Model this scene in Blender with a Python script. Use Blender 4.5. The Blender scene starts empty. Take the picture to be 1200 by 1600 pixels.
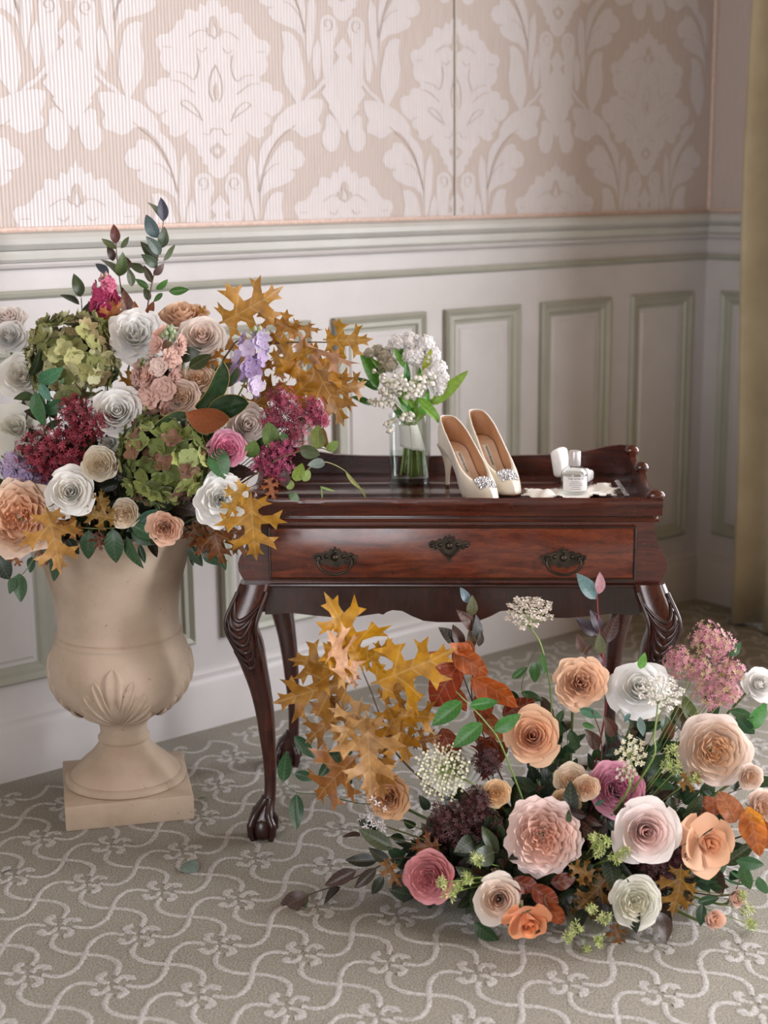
import bpy, bmesh, math, random
import numpy as np
from math import sin, cos, pi, radians, sqrt, atan2
from mathutils import Vector, Matrix, Quaternion
from mathutils.geometry import delaunay_2d_cdt
random.seed(7)
scene = bpy.context.scene
COL = scene.collection

# ------------------------------------------------------------------ camera
F_PX, CAM_H, PITCH, ROLL = 2350.0, 1.38, radians(12.25), radians(0.6)
_f0 = Vector((0, cos(PITCH), -sin(PITCH)))
_u0 = Vector((0, sin(PITCH), cos(PITCH)))
_r0 = Vector((1, 0, 0))
CAM_R = cos(ROLL) * _r0 - sin(ROLL) * _u0
CAM_D = -cos(ROLL) * _u0 - sin(ROLL) * _r0
CAM_P = Vector((0, 0, CAM_H))
cam_data = bpy.data.cameras.new('camera')
cam_data.sensor_fit = 'HORIZONTAL'
cam_data.sensor_width = 24.0
cam_data.lens = F_PX / 1200 * 24.0
cam_data.dof.use_dof = True
cam_data.dof.focus_distance = 3.05
cam_data.dof.aperture_fstop = 2.4
cam_data.clip_end = 50
cam = bpy.data.objects.new('camera', cam_data)
COL.objects.link(cam)
cam.matrix_world = Matrix((
    (CAM_R.x, -CAM_D.x, -_f0.x, 0), (CAM_R.y, -CAM_D.y, -_f0.y, 0),
    (CAM_R.z, -CAM_D.z, -_f0.z, CAM_H), (0, 0, 0, 1)))
scene.camera = cam
scene.view_settings.view_transform = 'Standard'
scene.view_settings.look = 'None'
scene.view_settings.gamma = 1.0
scene.view_settings.use_curve_mapping = False
scene.view_settings.exposure = 0.0

def ray(px, py):
    return _f0 + CAM_R * ((px - 600) / F_PX) + CAM_D * ((py - 800) / F_PX)
def atY(px, py, Y):
    d = ray(px, py); return CAM_P + d * (Y / d.y)
def atZ(px, py, z=0.0):
    d = ray(px, py); return CAM_P + d * ((z - CAM_H) / d.z)
def mpp(Y):                      # metres per photograph pixel at distance Y
    return Y / F_PX * 1.02

# ------------------------------------------------------------------ room frame: s along the back wall, d into the room
WA = Vector((-0.9247, 3.3798, 0)); WD = Vector((0.78319, 0.62178, 0)); WN = Vector((0.62178, -0.78319, 0))
S_COR = 2.5326                   # the right-hand corner
S_LEFT, D_FRONT, Z_TOP = -3.4, 7.4, 3.5
def W(s, d, z): return WA + WD * s + WN * d + Vector((0, 0, z))

# ------------------------------------------------------------------ world and daylight through the windows, with an added fill lamp
world = bpy.data.worlds.new('world'); scene.world = world
world.use_nodes = True
bg = world.node_tree.nodes['Background']
bg.inputs[0].default_value = (0.80, 0.88, 1.0, 1); bg.inputs[1].default_value = 0.5
def window_light(name, s, d0, d1, z0, z1, direction, power, colour, along):
    """an area lamp filling a wall opening: sky daylight on the right, added fill on the left"""
    ld = bpy.data.lights.new(name, 'AREA'); ld.shape = 'RECTANGLE'
    ld.size = d1 - d0; ld.size_y = z1 - z0
    ld.energy = power; ld.color = colour
    o = bpy.data.objects.new(name, ld); COL.objects.link(o)
    c = W(s, (d0 + d1) / 2, (z0 + z1) / 2) if along == 'd' else W((d0 + d1) / 2, s, (z0 + z1) / 2)
    zax = -direction.normalized(); xax = (WN if along == 'd' else WD).copy(); yax = zax.cross(xax)
    m = Matrix.Identity(4)
    for i in range(3):
        m[i][0] = xax[i]; m[i][1] = yax[i]; m[i][2] = zax[i]; m[i][3] = c[i]
    o.matrix_world = m
    return o
# openings: right wall (two tall windows), left wall (one added for fill light) 
WIN_R = [(1.0, 2.4, 0.35, 2.75), (4.1, 5.9, 0.35, 2.9)]
FILL_L = [(2.6, 4.6, 0.35, 2.9)]
LIGHT_C = (0.955, 0.95, 0.99)
window_light('window_and_fill_light', S_COR + 0.02, *WIN_R[0], -WD, 130, LIGHT_C, 'd')
window_light('window_and_fill_light', S_COR + 0.02, *WIN_R[1], -WD, 840, LIGHT_C, 'd')
window_light('window_and_fill_light', S_LEFT - 0.02, *FILL_L[0], WD, 135, LIGHT_C, 'd')  # fill lamp added on the unseen left to brighten camera-facing flowers

# ------------------------------------------------------------------ helpers
def C(h, a=1.0):
    """sRGB hex -> linear"""
    h = h.lstrip('#'); v = [int(h[i:i + 2], 16) / 255 for i in (0, 2, 4)]
    return tuple((c / 12.92 if c <= 0.04045 else ((c + 0.055) / 1.055) ** 2.4) for c in v) + (a,)
def mixc(a, b, t): return tuple(a[i] * (1 - t) + b[i] * t for i in range(3)) + (1.0,)
def vary(c, amt):
    k = 1 + random.uniform(-amt, amt); j = random.uniform(-amt, amt) * 0.35
    return (min(1, max(0, c[0] * k * (1 + j))), min(1, max(0, c[1] * k)), min(1, max(0, c[2] * k * (1 - j))), 1)

class MB:
    """collects geometry for ONE mesh object"""
    def __init__(s): s.v = []; s.f = []; s.m = []; s.uv = None
    def add(s, v, f, mi=0):
        o = len(s.v); s.v += [tuple(p) for p in v]; s.f += [tuple(i + o for i in q) for q in f]; s.m += [mi] * len(f)
        return s
    def box(s, x0, x1, y0, y1, z0, z1, bev=0.0, mi=0, seg=2, fn=None):
        bm = bmesh.new(); bmesh.ops.create_cube(bm, size=1)
        for v in bm.verts:
            v.co = Vector((x0 + (v.co.x + .5) * (x1 - x0), y0 + (v.co.y + .5) * (y1 - y0), z0 + (v.co.z + .5) * (z1 - z0)))
        if bev > 0: bmesh.ops.bevel(bm, geom=bm.edges[:], offset=bev, segments=seg, profile=0.5, affect='EDGES')
        bm.verts.index_update()
        vs = [v.co.copy() for v in bm.verts]
        if fn: vs = [fn(p) for p in vs]
        s.add(vs, [[v.index for v in f.verts] for f in bm.faces], mi); bm.free(); return s
    def tube(s, pts, r, n=8, mi=0, caps=True):
        pts = [Vector(p) for p in pts]; N = len(pts)
        rr = r if isinstance(r, (list, tuple)) else [r] * N
        up = Vector((0.13, 0.21, 1)).normalized(); rings = []
        prev = None
        for i, p in enumerate(pts):
            t = (pts[min(i + 1, N - 1)] - pts[max(i - 1, 0)])
            t = t.normalized() if t.length > 1e-9 else Vector((0, 0, 1))
            if prev is None:
                a = t.cross(up) if abs(t.dot(up)) < .97 else t.cross(Vector((1, 0, 0)))
            else: a = prev - t * prev.dot(t)
            a.normalize(); b = t.cross(a); prev = a
            rings.append([p + (a * cos(2 * pi * k / n) + b * sin(2 * pi * k / n)) * rr[i] for k in range(n)])
        v = [p for q in rings for p in q]
        f = [(i * n + k, i * n + (k + 1) % n, (i + 1) * n + (k + 1) % n, (i + 1) * n + k) for i in range(N - 1) for k in range(n)]
        if caps: f += [tuple(range(n - 1, -1, -1)), tuple((N - 1) * n + k for k in range(n))]
        return s.add(v, f, mi)
    def lathe(s, prof, n=48, c=(0, 0, 0), mi=0, fn=None):
        c = Vector(c); v = []
        for r, z in prof:
            for k in range(n):
                a = 2 * pi * k / n; p = Vector((r * cos(a), r * sin(a), z))
                v.append((fn(p, a) if fn else p) + c)
        f = [(i * n + k, i * n + (k + 1) % n, (i + 1) * n + (k + 1) % n, (i + 1) * n + k) for i in range(len(prof) - 1) for k in range(n)]
        f += [tuple(range(n - 1, -1, -1)), tuple((len(prof) - 1) * n + k for k in range(n))]
        return s.add(v, f, mi)
    def loft(s, loops, mi=0, close=True, caps=False):
        n = len(loops[0]); v = [p for q in loops for p in q]; kk = n if close else n - 1
        f = [(i * n + k, i * n + (k + 1) % n, (i + 1) * n + (k + 1) % n, (i + 1) * n + k) for i in range(len(loops) - 1) for k in range(kk)]
        if caps: f += [tuple(range(n - 1, -1, -1)), tuple((len(loops) - 1) * n + k for k in range(n))]
        return s.add(v, f, mi)
    def prism(s, poly, axis_fn, t0, t1, mi=0):
        """poly: 2-D outline (may be concave), axis_fn(u, v, t) -> point"""
        n = len(poly)
        r = delaunay_2d_cdt([Vector(p) for p in poly], [(i, (i + 1) % n) for i in range(n)], [], 1, 1e-6)
        vv, ff = r[0], r[2]
        s.add([axis_fn(p.x, p.y, t1) for p in vv], [tuple(q) for q in ff], mi)
        s.add([axis_fn(p.x, p.y, t0) for p in vv], [tuple(reversed(q)) for q in ff], mi)
        s.add([axis_fn(p[0], p[1], t0) for p in poly] + [axis_fn(p[0], p[1], t1) for p in poly],
              [(i, (i + 1) % n, n + (i + 1) % n, n + i) for i in range(n)], mi)
        return s
    def mesh(s, name, mats, smooth=True, angle=None):
        me = bpy.data.meshes.new(name); me.from_pydata([tuple(p) for p in s.v], [], s.f)
        for m in (mats if isinstance(mats, (list, tuple)) else [mats]): me.materials.append(m)
        if any(s.m): me.polygons.foreach_set('material_index', s.m)
        if smooth: me.polygons.foreach_set('use_smooth', [True] * len(me.polygons))
        me.update()
        if smooth and angle: me.set_sharp_from_angle(angle=radians(angle))
        return me
    def build(s, name, mats, parent=None, smooth=True, angle=35, mat=None):
        return link(name, s.mesh(name, mats, smooth, angle), parent, mat)

def link(name, me, parent=None, mat=None, color=None):
    o = bpy.data.objects.new(name, me); COL.objects.link(o)
    if parent is not None: o.parent = parent
    if mat is not None: o.matrix_basis = mat
    if color is not None: o.color = color
    return o
def tag(o, label=None, cat=None, group=None, kind=None):
    if label: o['label'] = label
    if cat: o['category'] = cat
    if group: o['group'] = group
    if kind: o['kind'] = kind
    return o
def empty(name, loc, label=None, cat=None, group=None, rz=0.0):
    o = bpy.data.objects.new(name, None); COL.objects.link(o); o.location = loc; o.rotation_euler = (0, 0, rz)
    o.empty_display_size = 0.03
    return tag(o, label, cat, group)
def frame_from(z, x_hint=Vector((1, 0, 0))):
    z = Vector(z).normalized(); x = Vector(x_hint) - z * z.dot(Vector(x_hint))
    if x.length < 1e-5: x = z.orthogonal()
    x.normalize(); y = z.cross(x)
    return Matrix(((x.x, y.x, z.x, 0), (x.y, y.y, z.y, 0), (x.z, y.z, z.z, 0), (0, 0, 0, 1)))
def spline(pts, n=8):
    """Catmull-Rom through the points"""
    P = [Vector(p) for p in pts]; P = [2 * P[0] - P[1]] + P + [2 * P[-1] - P[-2]]; out = []
    for i in range(1, len(P) - 2):
        for k in range(n):
            t = k / n
            out.append(0.5 * ((2 * P[i]) + (-P[i - 1] + P[i + 1]) * t + (2 * P[i - 1] - 5 * P[i] + 4 * P[i + 1] - P[i + 2]) * t * t + (-P[i - 1] + 3 * P[i] - 3 * P[i + 1] + P[i + 2]) * t ** 3))
    out.append(P[-2]); return out
def interp(x, xs, ys): return float(np.interp(x, xs, ys))

# ------------------------------------------------------------------ materials
def M_new(name):
    m = bpy.data.materials.new(name); m.use_nodes = True
    nt = m.node_tree; b = nt.nodes['Principled BSDF']
    return m, nt, b
def node(nt, t, **kw):
    n = nt.nodes.new(t)
    for k, v in kw.items(): setattr(n, k, v)
    return n
def ramp(nt, fac, stops):
    r = node(nt, 'ShaderNodeValToRGB')
    while len(r.color_ramp.elements) < len(stops): r.color_ramp.elements.new(0.5)
    for e, (p, c) in zip(r.color_ramp.elements, stops): e.position = p; e.color = c
    nt.links.new(fac, r.inputs[0]); return r
def noise(nt, scale, detail=3, vec=None, rough=0.55, dist=0.0):
    n = node(nt, 'ShaderNodeTexNoise'); n.inputs['Scale'].default_value = scale; n.inputs['Detail'].default_value = detail
    n.inputs['Roughness'].default_value = rough; n.inputs['Distortion'].default_value = dist
    if vec is not None: nt.links.new(vec, n.inputs['Vector'])
    return n
def bump(nt, b, height, strength=0.3, dist=0.002):
    n = node(nt, 'ShaderNodeBump'); n.inputs['Strength'].default_value = strength; n.inputs['Distance'].default_value = dist
    nt.links.new(height, n.inputs['Height']); nt.links.new(n.outputs[0], b.inputs['Normal']); return n
def coord(nt, kind='Object', scale=(1, 1, 1), rot=(0, 0, 0)):
    t = node(nt, 'ShaderNodeTexCoord'); mp = node(nt, 'ShaderNodeMapping')
    mp.inputs['Scale'].default_value = scale; mp.inputs['Rotation'].default_value = rot
    nt.links.new(t.outputs[kind], mp.inputs[0]); return mp.outputs[0]
def M_simple(name, c1, c2, scale=20, rough=0.5, bumpk=0.1, bd=0.001, metallic=0.0, spec=0.5, sc=(1, 1, 1), sheen=0.0, coat=0.0):
    m, nt, b = M_new(name); v = coord(nt, 'Object', sc)
    n = noise(nt, scale, 4, v); r = ramp(nt, n.outputs[0], [(0.3, c1), (0.7, c2)])
    nt.links.new(r.outputs[0], b.inputs['Base Color'])
    b.inputs['Roughness'].default_value = rough; b.inputs['Metallic'].default_value = metallic
    b.inputs['Specular IOR Level'].default_value = spec; b.inputs['Sheen Weight'].default_value = sheen
    b.inputs['Coat Weight'].default_value = coat
    if bumpk: bump(nt, b, n.outputs[0], bumpk, bd)
    return m
MAT = {}
# ================================================================== THE ROOM
MAT['paint'] = M_simple('painted_wainscot', C('c0bcbb'), C('b9b5b3'), 9, 0.42, 0.06, 0.0006)
MAT['trim'] = M_simple('painted_moulding_grey_green', C('a2a296'), C('99998c'), 9, 0.4, 0.06, 0.0006)
MAT['rail'] = M_simple('painted_chair_rail', C('bcbbb6'), C('b3b2ac'), 9, 0.38, 0.06, 0.0006)
MAT['ceiling'] = M_simple('ceiling_paint', C('7a6440'), C('705a38'), 5, 0.7, 0)  # unseen ceiling, darkened and warmed to tone the bounced light
MAT['dark_walls'] = M_simple('bounce_cutting_panelling', C('4c371e'), C('402d18'), 5, 0.5, 0.1, sc=(6, 6, .6))  # unseen walls given an invented dark finish to cut bounced light
MAT['line'] = M_simple('wallpaper_seam_strip', C('8a7c5a'), C('7a6c4c'), 30, 0.5, 0.1)
MAT['braid'] = M_simple('wallpaper_edge_braid', C('d9c6bb'), C('c9a99a'), 120, 0.6, 0.3, 0.001)
def wallpaper(name, c1, c2, rough, sheen):
    m, nt, b = M_new(name); v = coord(nt, 'Object', (1, 1, 1))
    w = node(nt, 'ShaderNodeTexWave', wave_type='BANDS', bands_direction='X', wave_profile='SIN')
    w.inputs['Scale'].default_value = 33.0; w.inputs['Distortion'].default_value = 0.9; w.inputs['Detail'].default_value = 2; w.inputs['Detail Scale'].default_value = 0.35
    nt.links.new(v, w.inputs['Vector'])
    n = noise(nt, 60, 3, coord(nt, 'Object', (3, 1, 0.25)))
    r = ramp(nt, n.outputs[0], [(0.3, c1), (0.7, c2)]); nt.links.new(r.outputs[0], b.inputs['Base Color'])
    b.inputs['Roughness'].default_value = rough; b.inputs['Sheen Weight'].default_value = sheen
    a = node(nt, 'ShaderNodeMath', operation='MULTIPLY_ADD'); a.inputs[1].default_value = 0.3
    nt.links.new(n.outputs[0], a.inputs[0]); nt.links.new(w.outputs[0], a.inputs[2])
    bump(nt, b, a.outputs[0], 0.65, 0.0016)
    return m
MAT['wp'] = wallpaper('wallpaper_ribbed_ground', C('bfb2ac'), C('b6a8a1'), 0.6, 0.1)
MAT['wp2'] = wallpaper('wallpaper_damask_satin', C('cbc4c4'), C('c3bcbc'), 0.42, 0.2)

ROOM_M = Matrix(((WD.x, -WN.x, 0, WA.x), (WD.y, -WN.y, 0, WA.y), (0, 0, 1, 0), (0, 0, 0, 1)))   # local x = s, y = -d, z
RIGHT_M = Matrix(((WN.x, WD.x, 0, W(S_COR, 0, 0).x), (WN.y, WD.y, 0, W(S_COR, 0, 0).y), (0, 0, 1, 0), (0, 0, 0, 1)))  # x = d, y = outward
def struct(name, mb, mats, m=None, parent=None, smooth=True, angle=30):
    o = mb.build(name, mats, parent, smooth, angle, m)
    if parent is None: o['kind'] = 'structure'
    return o
RAIL = 1.285                     # top of the chair rail
# back wall, right wall with two openings, the unseen walls
wall_back = struct('wall_back', MB().box(S_LEFT - .2, S_COR + .2, 0, .2, 0, Z_TOP), MAT['wp'], ROOM_M, smooth=False)
def wall_with_openings(length0, length1, ops):
    mb = MB(); x = length0
    for (a, b, z0, z1) in ops:
        mb.box(x, a, 0, .2, 0, Z_TOP); mb.box(a, b, 0, .2, 0, z0); mb.box(a, b, 0, .2, z1, Z_TOP); x = b
    mb.box(x, length1, 0, .2, 0, Z_TOP); return mb
wall_right = struct('wall_right', wall_with_openings(0, D_FRONT + .2, WIN_R), MAT['wp'], RIGHT_M, smooth=False)
FRONT_M = Matrix(((WD.x, WN.x, 0, W(0, D_FRONT, 0).x), (WD.y, WN.y, 0, W(0, D_FRONT, 0).y), (0, 0, 1, 0), (0, 0, 0, 1)))
struct('wall_front', MB().box(S_LEFT - .2, S_COR + .2, 0, .2, 0, Z_TOP), MAT['dark_walls'], FRONT_M, smooth=False)
LEFT_M = Matrix(((WN.x, -WD.x, 0, W(S_LEFT, 0, 0).x), (WN.y, -WD.y, 0, W(S_LEFT, 0, 0).y), (0, 0, 1, 0), (0, 0, 0, 1)))
struct('wall_left', wall_with_openings(-.2, D_FRONT + .2, FILL_L), MAT['dark_walls'], LEFT_M, smooth=False)
struct('ceiling', MB().box(S_LEFT - .2, S_COR + .2, -D_FRONT - .2, .2, Z_TOP, Z_TOP + .1), MAT['ceiling'], ROOM_M, smooth=False)
# window frames in the openings
def window_frame(name, op, m):
    a, b, z0, z1 = op; mb = MB(); t = .045
    mb.box(a, a + t, .05, .15, z0, z1, .004); mb.box(b - t, b, .05, .15, z0, z1, .004)
    mb.box(a, b, .05, .15, z0, z0 + t, .004); mb.box(a, b, .05, .15, z1 - t, z1, .004)
    mb.box(a - .07, b + .07, -.03, .04, z0 - .05, z0, .008)
    return struct(name, mb, MAT['paint'], m)
for i, op in enumerate(WIN_R): window_frame('window_%d' % (i + 1), op, RIGHT_M)

for i, op in enumerate(FILL_L): window_frame('window_%d' % (i + 3), op, LEFT_M)  # frame round the added fill opening
# mouldings: swept profiles (y = projection into the room, z)
def sweep(mb, prof, x0, x1, mi=0):
    mb.loft([[(x0, -p, z) for p, z in prof], [(x1, -p, z) for p, z in prof]], mi, True, True)
rail_top = [(0, RAIL), (.030, RAIL), (.040, RAIL - .004), (.046, RAIL - .014), (.044, RAIL - .026), (.036, RAIL - .034), (.026, RAIL - .040), (0, RAIL - .040)]
rail_mid = [(0, RAIL - .041), (.028, RAIL - .041), (.031, RAIL - .048), (.029, RAIL - .060), (.022, RAIL - .067), (0, RAIL - .067)]
rail_low = [(0, RAIL - .068), (.020, RAIL - .068), (.023, RAIL - .073), (.020, RAIL - .079), (.013, RAIL - .083), (0, RAIL - .083)]
frieze_b = [(0, RAIL - .131), (.016, RAIL - .131), (.019, RAIL - .136), (.016, RAIL - .144), (.006, RAIL - .151), (0, RAIL - .151)]
base_prof = [(0, 0), (.024, 0), (.024, .122), (.021, .132), (.016, .137), (.016, .148), (.008, .160), (0, .165)]
def dado(x0, x1, m, side, n):
    lo = .004
    mb = MB(); mb.box(x0, x1, -.003, .001, 0, RAIL - .02); struct('trim_%d' % n, mb, MAT['paint'], m, smooth=False)
    t = MB(); sweep(t, rail_top, x0, x1); o = struct('trim_%d' % (n + 1), t, MAT['rail'], m)
    t = MB(); sweep(t, rail_mid, x0, x1); struct('rail_moulding', t, MAT['rail'], None, o)
    t = MB(); sweep(t, rail_low, x0, x1); struct('rail_moulding', t, MAT['paint'], None, o)
    t = MB(); sweep(t, frieze_b, x0, x1); struct('frieze_moulding', t, MAT['trim'], None, o)
    t = MB(); sweep(t, [(p + .0, z) for p, z in base_prof], x0, x1); struct('baseboard_%s' % side, t, MAT['paint'], m)
    t = MB(); t.box(x0, x1, -.006, .001, RAIL - .001, RAIL + .011, .002); struct('wallpaper_braid', t, MAT['braid'], None, o)
    return o
dado(S_LEFT, S_COR, ROOM_M, 'back', 1)
# the right wall's dado stops at the window reveal
RD = RIGHT_M.copy()
dado(0.0, WIN_R[0][0] - .02, RD, 'right', 3)
# raised panels with moulded frames
def panel(wall_m, x0, x1, z0, z1, n):
    t = MB(); w = .030
    prof = [(0, 0), (0.0, .011), (.007, .017), (.014, .013), (.019, .010), (.030, .010), (.036, .004), (.044, .002), (.044, 0)]
    rings = []
    for o_, h in prof:
        rings.append([(x0 + o_, -.003 - h, z0 + o_), (x1 - o_, -.003 - h, z0 + o_), (x1 - o_, -.003 - h, z1 - o_), (x0 + o_, -.003 - h, z1 - o_)])
    t.loft(rings, 0); fr = t.build('panel_frame', MAT['trim'], wall_back if wall_m is ROOM_M else wall_right, True, 25)
    f = MB(); i0, i1 = .030, .046
    r2 = [[(x0 + o_, -.003 - h, z0 + o_), (x1 - o_, -.003 - h, z0 + o_), (x1 - o_, -.003 - h, z1 - o_), (x0 + o_, -.003 - h, z1 - o_)] for o_, h in ((.044, .0005), (.052, .0005), (.060, .004), (.064, .004))]
    f.loft(r2, 0); k = len(f.v); q = r2[-1]; f.add(q, [(0, 1, 2, 3)])
    f.build('panel', MAT['paint'], fr, True, 20)
PANELS = [(-1.36, -1.05), (-.98, -.67), (-.60, -.285), (-.21, .159), (.235, .55), (.632, .934), (1.01, 1.329), (1.40, 1.69), (1.775, 2.071), (2.165, 2.454)]
for i, (a_, b_) in enumerate(PANELS): panel(ROOM_M, a_, b_, .232, 1.037, i)
panel(RIGHT_M, .072, .40, .232, 1.037, 9)
# the seam strip in the wallpaper and the braid in the corner
t = MB(); t.box(1.440, 1.4425, -.0035, .001, RAIL + .008, Z_TOP, .0005); t.box(1.4425, 1.4475, -.0045, .001, RAIL + .008, Z_TOP, .001, 1)
tr = struct('trim_5', t, [MAT['line'], MAT['paint']], ROOM_M)
t = MB(); t.tube([(S_COR - .006, -.006, RAIL + .006), (S_COR - .006, -.006, Z_TOP)], .007, 6); struct('trim_6', t, MAT['braid'], ROOM_M)

# ---- damask: satin motifs raised a fraction of a millimetre from the ribbed ground
def g1(pts): return [((x - 592) * .00047, (1085 - y) * .0004) for x, y in pts]
def g2(pts): return [((x - 440) * .00055, (170 - y) * .0004) for x, y in pts]
HALF = [  # drawn to the right of the axis, mirrored to the left
 g1([(592,-35),(606,20),(624,8),(640,55),(675,40),(692,90),(735,76),(765,84),(775,135),(812,150),(835,195),(870,226),(915,232),(940,262),(935,295),(912,330),(922,375),(905,420),(865,448),(872,478),(915,478),(940,495),(945,530),(985,530),(1012,550),(1015,600),(990,655),(932,690),(925,730),(880,760),(886,800),(850,820),(808,805),(765,775),(785,812),(765,850),(722,880),(718,918),(690,938),(690,972),(660,985),(658,1018),(620,1056),(592,1062)]),
 g1([(745,1090),(738,1060),(715,1035),(685,1028),(655,1038),(636,1060),(632,1090),(622,1120),(632,1150),(648,1180),(655,1300),(668,1480),(692,1500),(722,1460),(738,1290),(746,1160)]),
 g1([(760,1175),(742,1230),(742,1330),(755,1420),(782,1440),(800,1340),(792,1240)]),
 g1([(787,905),(768,1000),(778,1130),(806,1290),(828,1350),(838,1250),(834,1100),(824,965)]),
 g1([(845,1130),(838,1010),(850,900),(880,840),(935,790),(942,730),(975,690),(1020,668),(1022,700),(1045,665),(1075,650),(1060,720),(1020,770),(960,830),(905,920),(872,1010)]),
 g1([(852,1150),(885,1010),(950,900),(1000,845),(1045,832),(1072,842),(1080,878),(1125,896),(1150,945),(1130,990),(1085,1008),(1040,1008),(1078,1022),(1078,1052),(1052,1082),(985,1112),(915,1130),(868,1170),(846,1260)]),
 g1([(872,1290),(890,1210),(920,1165),(960,1146),(1000,1152),(985,1240),(1000,1340),(985,1460),(940,1530),(905,1590),(880,1560),(850,1450),(856,1360)]),
 g2([(560,640),(600,632),(660,640),(700,658),(760,690),(820,750),(850,820),(848,862),(800,850),(760,826),(725,832),(690,868),(660,876),(625,858),(580,840),(572,800),(590,760),(570,720),(560,680)]),
 g2([(462,800),(480,765),(520,725),(548,742),(552,820),(570,850),(572,905),(548,950),(520,966),(490,955),(470,915),(462,860)]),
 g2([(605,575),(640,600),(668,640),(655,645),(600,600),(500,470),(470,400),(476,390)]),
]
def diamond(cx, cy, r): return [(cx, cy + r * .55), (cx + r * .5, cy), (cx, cy - r * .55), (cx - r * .5, cy)]
FULL = []
for row, n_ in enumerate((1, 1, 2, 3, 2, 1)):
    for k in range(n_):
        FULL.append(diamond((k - (n_ - 1) / 2) * .044, -.062 - row * .036, .058))
LINES = [g1([(700,1130),(670,1120),(660,1090),(672,1065),(695,1062),(712,1080),(708,1100),(692,1104)]),
         g1([(845,1150),(880,1000),(960,850),(1090,735)]), g1([(835,1140),(870,1060),(930,990),(980,970)]),
         g1([(592,240),(625,205),(680,195),(745,235)]), g1([(592,390),(625,470),(630,560),(608,610)]), g1([(680,720),(715,650),(770,605),(805,620),(770,650),(700,700)]),
         g1([(700,330),(690,400),(720,480),(770,450),(830,440)]), g1([(640,290),(668,318),(700,300)]), g1([(890,665),(930,690)]), g1([(592,770),(620,765),(640,800),(680,795)]), g1([(720,560),(800,500),(860,490)]), g1([(850,300),(900,300)])]
FLAME = [g1([(592,105),(606,112),(616,140),(622,180),(640,172),(642,200),(622,228),(612,222),(604,180),(592,150)]), g1([(592,490),(604,520),(608,560),(596,600),(592,600)]),
         g1([(592,845),(606,862),(632,876),(642,896),(628,915),(606,940),(592,948),(592,925),(612,905),(612,890),(592,872)])]
COLX, HDROP = .388, .392
wp = MB(); wl = MB()
def emboss(mb, poly, ox, oz, sgn, h, tx):
    p2 = [(ox + sgn * x, oz + z) for x, z in poly]
    zs = [q[1] for q in p2]
    if max(zs) < RAIL + .01 or min(zs) > Z_TOP - .01: return
    if min(q[0] for q in p2) < S_LEFT + .05 or max(q[0] for q in p2) > S_COR - .02: return
    p2 = [(a, min(max(b, RAIL + .006), Z_TOP - .005)) for a, b in p2]
    n = len(p2)
    try: r = delaunay_2d_cdt([Vector(p) for p in p2], [(i, (i + 1) % n) for i in range(n)], [], 1, 1e-5)
    except Exception: return
    fs = []
    for q in r[2]:
        a, b, c = [r[0][i] for i in q[:3]]
        fs.append(tuple(q) if (b - a).cross(c - a) > 0 else tuple(reversed(q)))
    mb.add([(p.x, -h, p.y) for p in r[0]], fs)
def sweep_line(mb, pts, ox, oz, sgn, w, h):
    P = spline([(ox + sgn * x, oz + z, 0) for x, z in pts], 4)
    if min(p.y for p in P) < RAIL + .012 or max(p.x for p in P) > S_COR - .02 or max(p.y for p in P) > Z_TOP: return
    A = []; B = []
    for i, p in enumerate(P):
        t = (P[min(i + 1, len(P) - 1)] - P[max(i - 1, 0)]).normalized(); q = Vector((-t.y, t.x, 0)) * w
        A.append((p.x + q.x, -h, p.y + q.y)); B.append((p.x - q.x, -h, p.y - q.y))
    n = len(P); fs = [(i, i + 1, n + i + 1, n + i) for i in range(n - 1)]
    mb.add(A + B, fs)
for ci in range(-9, 6):
    ox = .672 + ci * COLX; oz0 = 1.392 + (HDROP if ci % 2 else 0)
    for rj in range(-1, 4):
        oz = oz0 + rj * 2 * HDROP
        for kk, poly in enumerate(HALF):
            for sg in (1, -1): emboss(wp, poly, ox, oz, sg, .0006 + .00005 * kk + (.00002 if sg > 0 else 0), 0)
        for kk, poly in enumerate(FULL): emboss(wp, poly, ox, oz, 1, .0012 + .00003 * kk, 0)
        if ox > -1.6:
            for ln in LINES:
                for sg in (1, -1): sweep_line(wl, ln, ox, oz, sg, .0012, .0019)
            for poly in FLAME:
                for sg in (1, -1): emboss(wl, poly, ox, oz, sg, .0018, 0)
o = wp.build('damask_motifs', MAT['wp2'], wall_back, False); o['kind'] = 'stuff'
o = wl.build('damask_lines', MAT['wp'], wall_back, False); o['kind'] = 'stuff'

# ---- carpet
def carpet(name, c1, c2, c3):
    m, nt, b = M_new(name); v = coord(nt, 'Object')
    n = noise(nt, 300, 3, v, .75); n2 = noise(nt, 7, 3, v); n3 = noise(nt, 1400, 2, v)
    r = ramp(nt, n.outputs[0], [(0.36, c1), (0.5, c2), (0.64, c3)])
    mx = node(nt, 'ShaderNodeMix', data_type='RGBA', blend_type='MULTIPLY'); mx.inputs[0].default_value = .12
    nt.links.new(r.outputs[0], mx.inputs[6]); nt.links.new(n2.outputs[0], mx.inputs[7]); nt.links.new(mx.outputs[2], b.inputs['Base Color'])
    b.inputs['Roughness'].default_value = .95; b.inputs['Specular IOR Level'].default_value = .1; b.inputs['Sheen Weight'].default_value = .25
    a = node(nt, 'ShaderNodeMath', operation='MULTIPLY_ADD'); a.inputs[1].default_value = .5
    nt.links.new(n3.outputs[0], a.inputs[0]); nt.links.new(n.outputs[0], a.inputs[2])
    bump(nt, b, a.outputs[0], 1.0, .006); return m
MAT['carpet'] = carpet('carpet_pile_beige', C('746d5f'), C('aea797'), C('d2ccc0'))
MAT['carpet2'] = carpet('carpet_pile_cream', C('b8b1ab'), C('e0dbd6'), C('f3f0ed'))
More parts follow.
